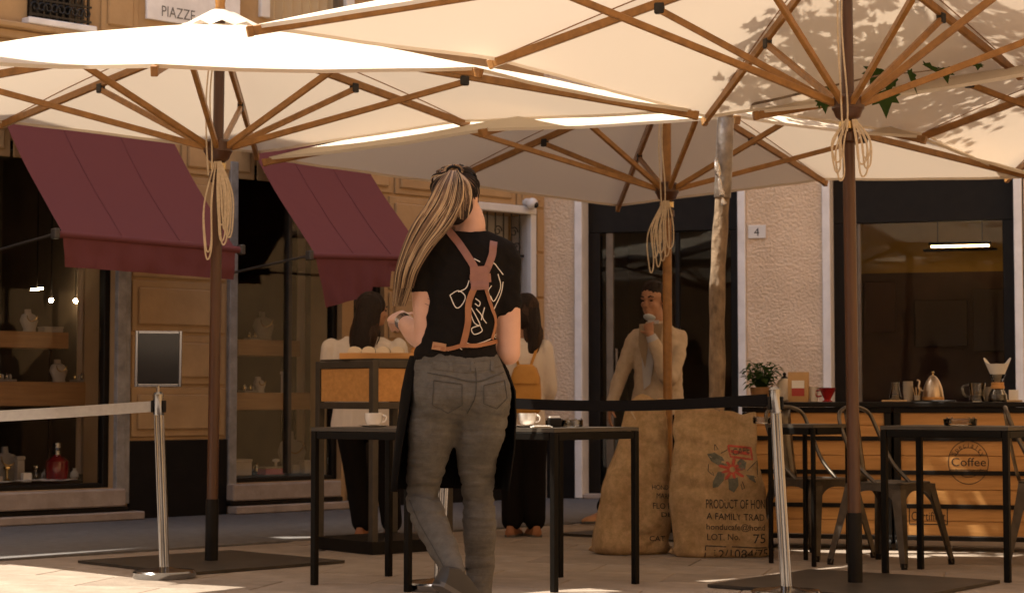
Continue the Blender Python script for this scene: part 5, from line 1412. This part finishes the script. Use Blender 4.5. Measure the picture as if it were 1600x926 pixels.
def strip(par, pts, width, m, name, bv, off=.004, org=WB, thick=.003, step=.012):
    """flat band laid along the cloth through the photo points"""
    hits = []
    P2 = densify(spline([V((x, y, 0)) for x, y in pts], 6) if len(pts) > 2 and name not in ('pocket_seam',) else [V((x, y, 0)) for x, y in pts], 3.0)
    for q in P2:
        r = ray(q.x, q.y).normalized(); h = bv.ray_cast(CAM, r)
        if h[0] is not None:
            nr = h[1] if h[1].dot(r) < 0 else -h[1]
            hits.append((h[0], (nr * .6 - r * .4).normalized()))
    if len(hits) < 2: return
    rows = []
    for i, (p, nr) in enumerate(hits):
        t = (hits[min(i + 1, len(hits) - 1)][0] - hits[max(i - 1, 0)][0]).normalized(); s_ = t.cross(nr).normalized() * width / 2
        b = p + nr * off; rows.append([b - s_, b + s_, b + s_ + nr * thick, b - s_ + nr * thick])
    mb = MB(); mb.loft(rows); return mb.build(name, m, par, True, org=org)
# jeans seams and pockets
for nm, pts, wd in (('back_seam', [(741, 566), (744, 590), (742, 620), (730, 645)], .004), ('yoke_seam', [(668, 582), (700, 588), (742, 596), (775, 586), (792, 578)], .003), ('waistband', [(676, 569), (700, 573), (735, 575), (770, 568), (786, 562)], .030),
                    ('pocket_seam', [(678, 594), (722, 600), (722, 632), (700, 645), (676, 632), (678, 594)], .0025), ('pocket_seam', [(756, 602), (788, 594), (792, 622), (776, 638), (756, 630), (756, 602)], .0025), ('leg_seam', [(640, 780), (655, 815), (675, 850), (694, 885)], .003), ('hem', [(694, 890), (708, 893), (728, 888)], .012)):
    strip(W, pts, wd, M_denim if nm in ('waistband', 'hem') else M_denim_seam, nm, bvj, .0008, thick=.0022)
for px in (705, 738, 768): strip(W, [(px, 563), (px, 580)], .011, M_denim, 'belt_loop', bvj, .004)
# apron wrapped round front and sides
ap = MB(); rows = []
for i, (py, cx_a, hw, dp) in enumerate(((556, 711, 70, .118), (580, 714, 80, .135), (610, 716, 88, .158), (650, 714, 91, .175), (700, 709, 93, .185), (740, 704, 92, .19), (766, 702, 90, .19))):
    row = []; n_ = 44
    for j in range(n_ + 1):
        a = R(-18 + (218 + 18) * j / n_) if i < 2 else R(-10 + (222 - i * 2 + 10) * j / n_); fl_ = 1 + .035 * math.sin(j * .75 + i * .25) * (i / 6)
        row.append(w(cx_a, py, .03) + V((hw * PXM * math.cos(a) * fl_, dp * math.sin(a) * fl_, 0)))
    rows.append(row)
ap.loft(rows, closed=False); apo = ap.build('apron', M_apron, W, True, org=WB); md = apo.modifiers.new('s', 'SOLIDIFY'); md.thickness = .003; md.offset = 1
bvs = bvh_of(shirt, WB)
harness = [('shoulder_strap', [(699, 359), (716, 379), (733, 404), (747, 428)], .026, M_leather), ('shoulder_strap', [(771, 378), (768, 400), (758, 426)], .026, M_leather), ('back_strap', [(746, 440), (733, 470), (731, 505), (723, 540)], .022, M_leather_b),
           ('back_strap', [(757, 445), (766, 475), (773, 500), (768, 530)], .011, M_leather_b), ('waist_strap', [(678, 542), (700, 545), (722, 540), (745, 540), (775, 533)], .014, M_leather_b), ('buckle_tab', [(676, 540), (697, 543)], .026, M_tan)]
for nm, pts, wd, m_ in harness: strip(W, pts, wd, m_, nm, bvs, .004)
strip(W, [(748, 416), (750, 452)], .062, M_leather, 'back_patch', bvs, .007)
strip(W, [(734, 436), (766, 434)], .030, M_leather, 'back_patch', bvs, .0065)
for pts in ([(703, 461), (712, 480), (721, 477), (727, 463), (716, 454), (703, 461)], [(716, 456), (728, 450), (733, 438)], [(728, 402), (734, 414)], [(741, 404), (750, 409)], [(765, 419), (771, 411), (779, 420), (786, 429)], [(778, 428), (782, 448), (772, 470), (766, 462)], [(786, 440), (782, 460), (770, 486)],
            [(736, 480), (745, 496), (750, 508), (741, 504), (735, 488)], [(750, 508), (753, 517), (741, 522), (737, 513), (750, 508)], [(743, 466), (750, 472), (748, 478), (742, 474)], [(724, 533), (740, 538), (765, 530), (775, 522)], [(757, 480), (754, 495), (760, 505)], [(700, 548), (712, 540), (722, 546)], [(774, 505), (770, 520), (776, 530)], [(744, 482), (752, 492), (752, 500)], [(768, 446), (763, 455), (768, 468)]):
    strip(W, pts, .0032, M_print, 'print_line', bvs, .0008, thick=.0006)
bvb = bvh_of(bo, WB)
for pts in ([(668, 436), (674, 446), (670, 458), (676, 468), (670, 480), (676, 492)], [(676, 434), (684, 442), (680, 452), (686, 462), (680, 474), (684, 484)], [(672, 440), (682, 436)], [(667, 452), (676, 455), (684, 450)], [(668, 466), (678, 470), (686, 468)], [(664, 474), (672, 478)], [(672, 484), (682, 480)]):
    strip(W, pts, .0022, M_tattoo, 'tattoo_line', bvb, .0004, thick=.0004)
# bracelet
dW = (wrist_l - elbow_l).normalized(); a_ = dW.cross(Z).normalized(); b_ = dW.cross(a_)
for k in range(3):
    c_ = wrist_l - dW * (.012 + .012 * k); mb = MB(); mb.tube([c_ + (a_ * math.cos(t) + b_ * math.sin(t)) * .030 for t in [2 * math.pi * j / 20 for j in range(21)]], .003, 6); mb.build('bracelet', M_chrome, W, True, org=WB)
shoe(W, an_l + V((.02, .0, .0)), V((.75, .65, 0)), M_shoe, M_sole, WB, .25, R(30)); shoe(W, V((an_r.x, an_r.y, .088)), V((.05, 1, 0)), M_shoe, M_sole, WB, .25)
# hair: cap combed to a high tie, then the ponytail
hc = w(712, 303, .022); tie = w(709, 268, -.075)
cap = MB(); cap.ell(hc + V((0, .004, .008)), .081, .101, .098, 24, 16); cap.ell(hc + V((.0, -.03, -.05)), .066, .07, .065, 18, 12)
cb = melt(cap, 'hair', M_hair_d, W, .008, 2, WB, disp=lambda p: .0025 * mn.noise(V((p.x * 40, p.y * 14, p.z * 14))))
rh = random.Random(21)
def lock(pts, r_, m): mb = MB(); P = spline(pts, 6); n_ = len(P); mb.tube(P, [r_ * (.25 + .75 * math.sin(math.pi * (.22 + .78 * i / n_))) for i in range(n_)], 5); return mb
groups = {'dark': (MB(), M_hair_d), 'mid': (MB(), M_hair_m), 'light': (MB(), M_hair_l)}
for k in range(90):                                    # combed strands over the skull
    a = rh.uniform(0, 2 * math.pi); el_ = rh.uniform(-.75, .35)
    p0_ = hc + V((.084 * math.cos(a) * math.cos(el_), .103 * math.sin(a) * math.cos(el_), .006 + .100 * math.sin(el_)))
    mid_ = p0_.lerp(tie, .5); mid_ = hc + (mid_ - hc).normalized() * .104
    q = rh.random(); key = 'dark' if q < .8 else 'mid' if q < .95 else 'light'
    g_ = groups[key][0]; l_ = lock([p0_, p0_.lerp(mid_, .5) + (p0_.lerp(mid_, .5) - hc).normalized() * .008, mid_, tie + V((rh.uniform(-.012, .012), 0, rh.uniform(-.01, .01)))], .003, None); g_.add(l_.v, l_.f)
for k in range(46):                                    # roots standing up around the tie
    a = rh.uniform(0, 2 * math.pi); e = tie + V((.035 * math.cos(a), rh.uniform(-.01, .02), .02 * math.sin(a) + .004)); l_ = lock([tie, tie.lerp(e, .5) + V((0, -.008, .010)), e], .0028, None)
    g_ = groups['light' if k % 3 else 'mid'][0]; g_.add(l_.v, l_.f)
for k in range(900):                                   # ponytail
    f_ = rh.random(); j = rh.uniform(-1, 1); dpt = rh.uniform(-.035, .02)
    wv = rh.uniform(-5, 5)
    p = [tie + V((j * .016, -.02 + dpt * .3, 0)), w(704 + j * 20, 288 + rh.uniform(-4, 4), -.115 + dpt), w(694 + j * 27, 318, -.125 + dpt), w(676 + j * 27 + wv, 350, -.12 + dpt), w(654 + j * 20 + wv, 384, -.11 + dpt)]
    if f_ > .25: p.append(w(637 + j * 14 + wv, 420, -.09 + dpt))
    if f_ > .45: p += [w(630 + j * 11 + wv, 450, -.06 + dpt * .7)]
    if f_ > .7: p += [w(624 + j * 7 + wv, 478, -.03 + dpt * .5)]
    q = rh.random(); key = 'light' if q < .36 else 'mid' if q < .74 else 'dark'
    l_ = lock(p, rh.uniform(.0011, .0023), None); g_ = groups[key][0]; g_.add(l_.v, l_.f)
for k in range(26):                                    # short strands that stay on the back of the head
    j = rh.uniform(-1, 1); p = [tie + V((j * .012, -.02, 0)), w(718 + j * 14, 285, -.115), w(723 + j * 14, 306, -.115), w(723 + j * 9, rh.uniform(318, 344), -.095)]
    l_ = lock(p, .004, None); groups['light' if k % 2 else 'mid'][0].add(l_.v, l_.f)
for key, (g_, m_) in groups.items():
    o = g_.build('ponytail_strands', m_, W, True, org=WB); o['kind'] = 'stuff'
mb = MB(); mb.tube([tie + V((.022 * math.cos(t), -.012 + .003 * math.sin(2 * t), .016 * math.sin(t))) for t in [2 * math.pi * j / 20 for j in range(21)]], .005, 8); mb.build('hair_tie', M_black, W, True, org=WB)

# ---------------------------------------------------------------- man in a beige blazer
MD = 14.15
def m_(px, py, dy=0.0): return at(px, py, MD + dy)
MBs = m_(1025, 812); MBs.z = 0.0
MAN = thing('person', 'man in a beige blazer touching the pale mask under his chin, behind the middle pole', 'person', MBs)
pm = MD / F
body = MB()
hcM = m_(1020, 468)
body.rings([(m_(1028, y), r_ * pm, d_) for y, r_, d_ in ((512, 22, .08), (532, 31, .10), (570, 31, .10), (610, 32, .11), (640, 33, .11))], 20, 2.3)
limb(body, [m_(1028, 508), m_(1023, 482)], [.06, .055])
HMm = head(body, hcM, R(-32), R(4), 1.16)
shA, elA, wrA = m_(995, 530), m_(973, 580, .02), m_(954, 635, -.05)
shB, elB, wrB = m_(1058, 530), m_(1046, 592, -.22), m_(1016, 522, -.26)
limb(body, [shA, elA, wrA], [.05, .042, .027]); limb(body, [shB, elB, wrB], [.05, .042, .028])
hand(body, wrA, V((-.12, -.1, -1)), V((.9, .1, 0)), V((0, -1, 0)), .30)
hand(body, wrB, m_(1010, 490, -.16) - wrB, V((.2, .8, .2)), V((-1, 0, .1)), .75)
ftA, ftB = m_(944, 796, -.2), m_(1046, 800, .1); ftA.z = .09; ftB.z = .09
knA, knB = m_(985, 715, -.15), m_(1040, 720, -.02)
hpA, hpB = m_(1010, 632), m_(1044, 632)
limb(body, [hpA, knA, ftA], [.085, .055, .04]); limb(body, [hpB, knB, ftB], [.085, .055, .04])
melt(body, 'body', M_skin_d, MAN, .007, 4, MBs)
eyes(HMm, 1.16, MAN, MBs)
mb = MB(); mb.ell(HMm @ V((0, .022, .060)), .088, .108, .086, 18, 12, HMm.to_3x3()); mb.ell(HMm @ V((.083, .0, .01)), .010, .022, .05, 12, 9, HMm.to_3x3()); mb.ell(HMm @ V((-.083, .0, .01)), .010, .022, .05, 12, 9, HMm.to_3x3()); mb.ell(HMm @ V((0, .062, -.01)), .090, .072, .085, 18, 12, HMm.to_3x3()); melt(mb, 'hair', M_hair_d, MAN, .008, 2, MBs, disp=lambda p: .006 * mn.noise(V((p.x * 45, p.y * 30, p.z * 30))))
mb = MB(); mb.rings([(m_(1028, y, .0), r_ * pm, d_) for y, r_, d_ in ((502, 15, .075), (510, 24, .10), (522, 35, .122), (540, 39, .135), (565, 37, .135), (605, 38, .14), (640, 42, .15), (648, 42, .15))], 28, 2.4)
limb(mb, [m_(1006, 530), shA + V((-.008, 0, .0)), elA, wrA.lerp(elA, .12)], [.068, .068, .058, .046]); limb(mb, [m_(1048, 530), shB + V((.010, 0, .0)), elB, wrB.lerp(elB, .2)], [.068, .068, .061, .048])
melt(mb, 'blazer', M_blazer, MAN, .009, 3, MBs, disp=lambda p: .010 * mn.noise(V((p.x * 10, p.y * 10, p.z * 9))) + .005 * mn.noise(V((p.x * 22, p.y * 20, p.z * 26))))
mb = MB(); P = [m_(x, y, -.155) for x, y in ((1013, 500), (1030, 500), (1022, 560), (1016, 600), (1006, 608), (1003, 560), (1008, 520))]; P2 = [p + V((0, .03, 0)) for p in P]; mb.loft([P, P2]); mb.build('shirt_front', M_shirt_b, MAN, True, org=MBs)
for sx, x0 in ((-1, 1006), (1, 1028)):
    mb = MB(); P = [m_(x, y, -.165) for x, y in ((x0 - 7, 506), (x0 + 8, 505), (x0 + (6 if sx < 0 else 2), 545), (x0 + (2 if sx < 0 else -5), 575), (x0 - 8, 540))]; mb.loft([P, [p + V((0, .02, 0)) for p in P]]); mb.build('lapel', M_lapel, MAN, True, org=MBs)
mb = MB(); mb.ell(HMm @ V((0, -.060, -.130)), .047, .052, .020, 16, 9, HMm.to_3x3() @ Matrix.Rotation(R(-28), 3, 'X')); mb.build('mask', M_mask, MAN, True, org=MBs)
mb = MB(); c_ = wrB.lerp(elB, .14); mb.cyl(c_, wrB.lerp(elB, .02), .043, .036, 14); mb.build('shirt_cuff', M_shirt_b, MAN, True, org=MBs)
mb = MB(); mb.rings([(m_(1028, y), r_ * pm, d_) for y, r_, d_ in ((628, 33, .12), (655, 35, .125))], 20, 2.2)
limb(mb, [hpA, knA, ftA + V((0, 0, .03))], [.098, .078, .058]); limb(mb, [hpB, knB, ftB + V((0, 0, .03))], [.098, .078, .058]); melt(mb, 'trousers', M_trouser, MAN, .011, 3, MBs)
shoe(MAN, ftA, V((-.75, -.6, 0)), M_tan, M_sole, MBs, .28); shoe(MAN, ftB, V((-.5, -.8, 0)), M_tan, M_sole, MBs, .28)

# ---------------------------------------------------------------- two customers in white blouses
def customer(label, D_, hx, hy, shL, shR, hair_pts, yaw, foot_x, feet_y, backpack=False, arm=None):
    s = F / D_
    def c(px, py, dy=0.0): return at(px, py, D_ + dy)
    cxm = (shL + shR) / 2; base = c(cxm, feet_y); base.z = 0
    Pn = thing('person', label, 'person', base, 0, 'customers in white blouses')
    pm_ = 1 / s; hw = (shR - shL) / 2; sy = hy + 50
    body = MB(); body.rings([(c(cxm, y), r_ * pm_ * hw, d_) for y, r_, d_ in ((sy, .62, .075), (sy + 22, .78, .09), (sy + 65, .62, .085), (sy + 100, .66, .095), (sy + 130, .78, .11))], 20, 2.3)
    limb(body, [c(cxm, sy + 3), c((cxm + hx) / 2, (sy + hy) / 2 + 8), c(hx, hy + 12)], [.055, .046, .05])
    HMc = head(body, c(hx, hy + 4), yaw, 0, .95)
    arms = []
    for k, sx in enumerate((shL, shR)):
        sgn = -1 if k == 0 else 1
        S_, E_, W_ = c(sx - sgn * 6, sy + 14), c(sx + sgn * 1, sy + 78, .04), c(sx - sgn * 14, sy + 102, .26); arms.append((S_, E_, W_))
        limb(body, [S_, E_, W_], [.046, .038, .025]); hand(body, W_, V((-sgn * .4, .9, .0)), V((-sgn * .2, 0, -1)), V((-sgn, 0, .3)), .5, .9)
    legs = []
    for k, fx in enumerate(foot_x):
        hp_ = c(cxm + (-1 if k == 0 else 1) * hw * .42, sy + 132); an = c(fx, feet_y - 20); an.z = .085; kn = hp_.lerp(an, .5) + V((0, .03, 0)); legs.append((hp_, kn, an)); limb(body, [hp_, kn, an], [.078, .052, .036])
    melt(body, 'body', M_skin_d, Pn, .009, 4, base)
    mb = MB(); mb.rings([(c(cxm, y), r_ * pm_ * hw, d_) for y, r_, d_ in ((sy - 4, .52, .07), (sy + 6, .82, .10), (sy + 26, .9, .115), (sy + 65, .80, .115), (sy + 100, .84, .125), (sy + 132, .93, .14), (sy + 142, .93, .14))], 26, 2.3)
    for (S_, E_, W_) in arms: limb(mb, [S_, E_, E_.lerp(W_, .75)], [.066, .06, .042])
    bl = melt(mb, 'blouse', M_blouse, Pn, .009, 3, base, disp=lambda p: .007 * mn.noise(V((p.x * 18, p.y * 8, p.z * 5))) + .0035 * mn.noise(V((p.x * 30, p.y * 14, p.z * 12))))
    mb = MB(); mb.rings([(c(cxm, y), r_ * pm_ * hw, d_) for y, r_, d_ in ((sy + 118, .75, .115), (sy + 140, .84, .13))], 20, 2.2)
    for (hp_, kn, an) in legs: limb(mb, [hp_, kn, an + Z * .02], [.095, .078, .070])
    melt(mb, 'trousers', M_trouser, Pn, .011, 3, base)
    for k, (hp_, kn, an) in enumerate(legs): shoe(Pn, an, V((.25, 1, 0)) if k == 0 else V((-.2, 1, 0)), M_leather_b, M_sole, base, .24)
    if yaw > -R(120) and yaw < R(120): eyes(HMc, .95, Pn, base)
    hr = MB(); hr.ell(HMc @ V((0, .018, .03)), .083, .100, .092, 20, 13, HMc.to_3x3()); hr.ell(HMc @ V((0, .045, -.04)), .078, .068, .085, 18, 11, HMc.to_3x3())
    limb(hr, [c(x, y, -.05 - .012 * i) for i, (x, y, r_) in enumerate(hair_pts)], [r_ * pm_ for x, y, r_ in hair_pts])
    hl = MB(); rq = random.Random(int(hx))
    for k in range(110):
        a = rq.uniform(-1.25, 1.25); tp_ = HMc @ V((.03 * math.sin(a), .03, .115)); sd_ = HMc @ V((.086 * math.sin(a * 1.25), .02 + .09 * math.cos(a), .02))
        pts = [tp_, tp_.lerp(sd_, .55) + (tp_.lerp(sd_, .55) - HMc.translation).normalized() * .02, sd_]
        for i, (x, y, r_) in enumerate(hair_pts[1:]):
            if i > 1 and rq.random() < .25: break
            pts.append(c(x + r_ * math.sin(a) * 1.02 + rq.uniform(-1.5, 1.5), y + rq.uniform(0, 9), -.05 - .012 * i - r_ * pm_ * math.cos(a) * .95))
        l_ = lock(pts, .005, None); hl.add(l_.v, l_.f)
    tag(hl.build('hair_strands', M_hair_m2, Pn, True, org=base), kind='stuff')
    melt(hr, 'hair', M_hair_d, Pn, .008, 3, base, disp=lambda p: .004 * mn.noise(V((p.x * 50, p.y * 30, p.z * 5))))
    if backpack:
        bv = bvh_of(bl, base)
        mb = MB(); B0 = c(821, 604, -.16)
        mb.rings([(B0 + Z * z, r_, d_) for z, r_, d_ in ((-.17, .085, .05), (-.155, .098, .06), (-.05, .104, .07), (.06, .096, .062), (.12, .075, .05), (.145, .045, .03))], 22, 2.7); bp_ = mb.build('backpack', M_mustard, Pn, True, org=base)
        mb = MB(); mb.rings([(B0 + V((0, -.03, z)), r_, d_) for z, r_, d_ in ((.02, .094, .050), (.07, .092, .048), (.13, .06, .035))], 20, 2.7); mb.build('flap', M_mustard, bp_, True, org=base)
        for pts in ([(803, 530), (806, 555), (812, 576)], [(846, 522), (838, 545), (828, 574)]): strip(Pn, pts, .018, M_mustard, 'backpack_strap', bv, .006, base)
    return Pn
customer('dark haired customer in a white blouse behind the host stand', 12.45, 583, 480, 512, 628, [(578, 478, 20), (572, 505, 21), (567, 535, 20), (564, 560, 14)], R(90 + 25), (566, 612), 838)
customer('customer in a white blouse with a mustard backpack, right of the waitress', 12.6, 824, 482, 780, 856, [(828, 482, 15), (833, 508, 13), (832, 540, 10), (826, 556, 6)], R(165), (800, 836), 836, True)
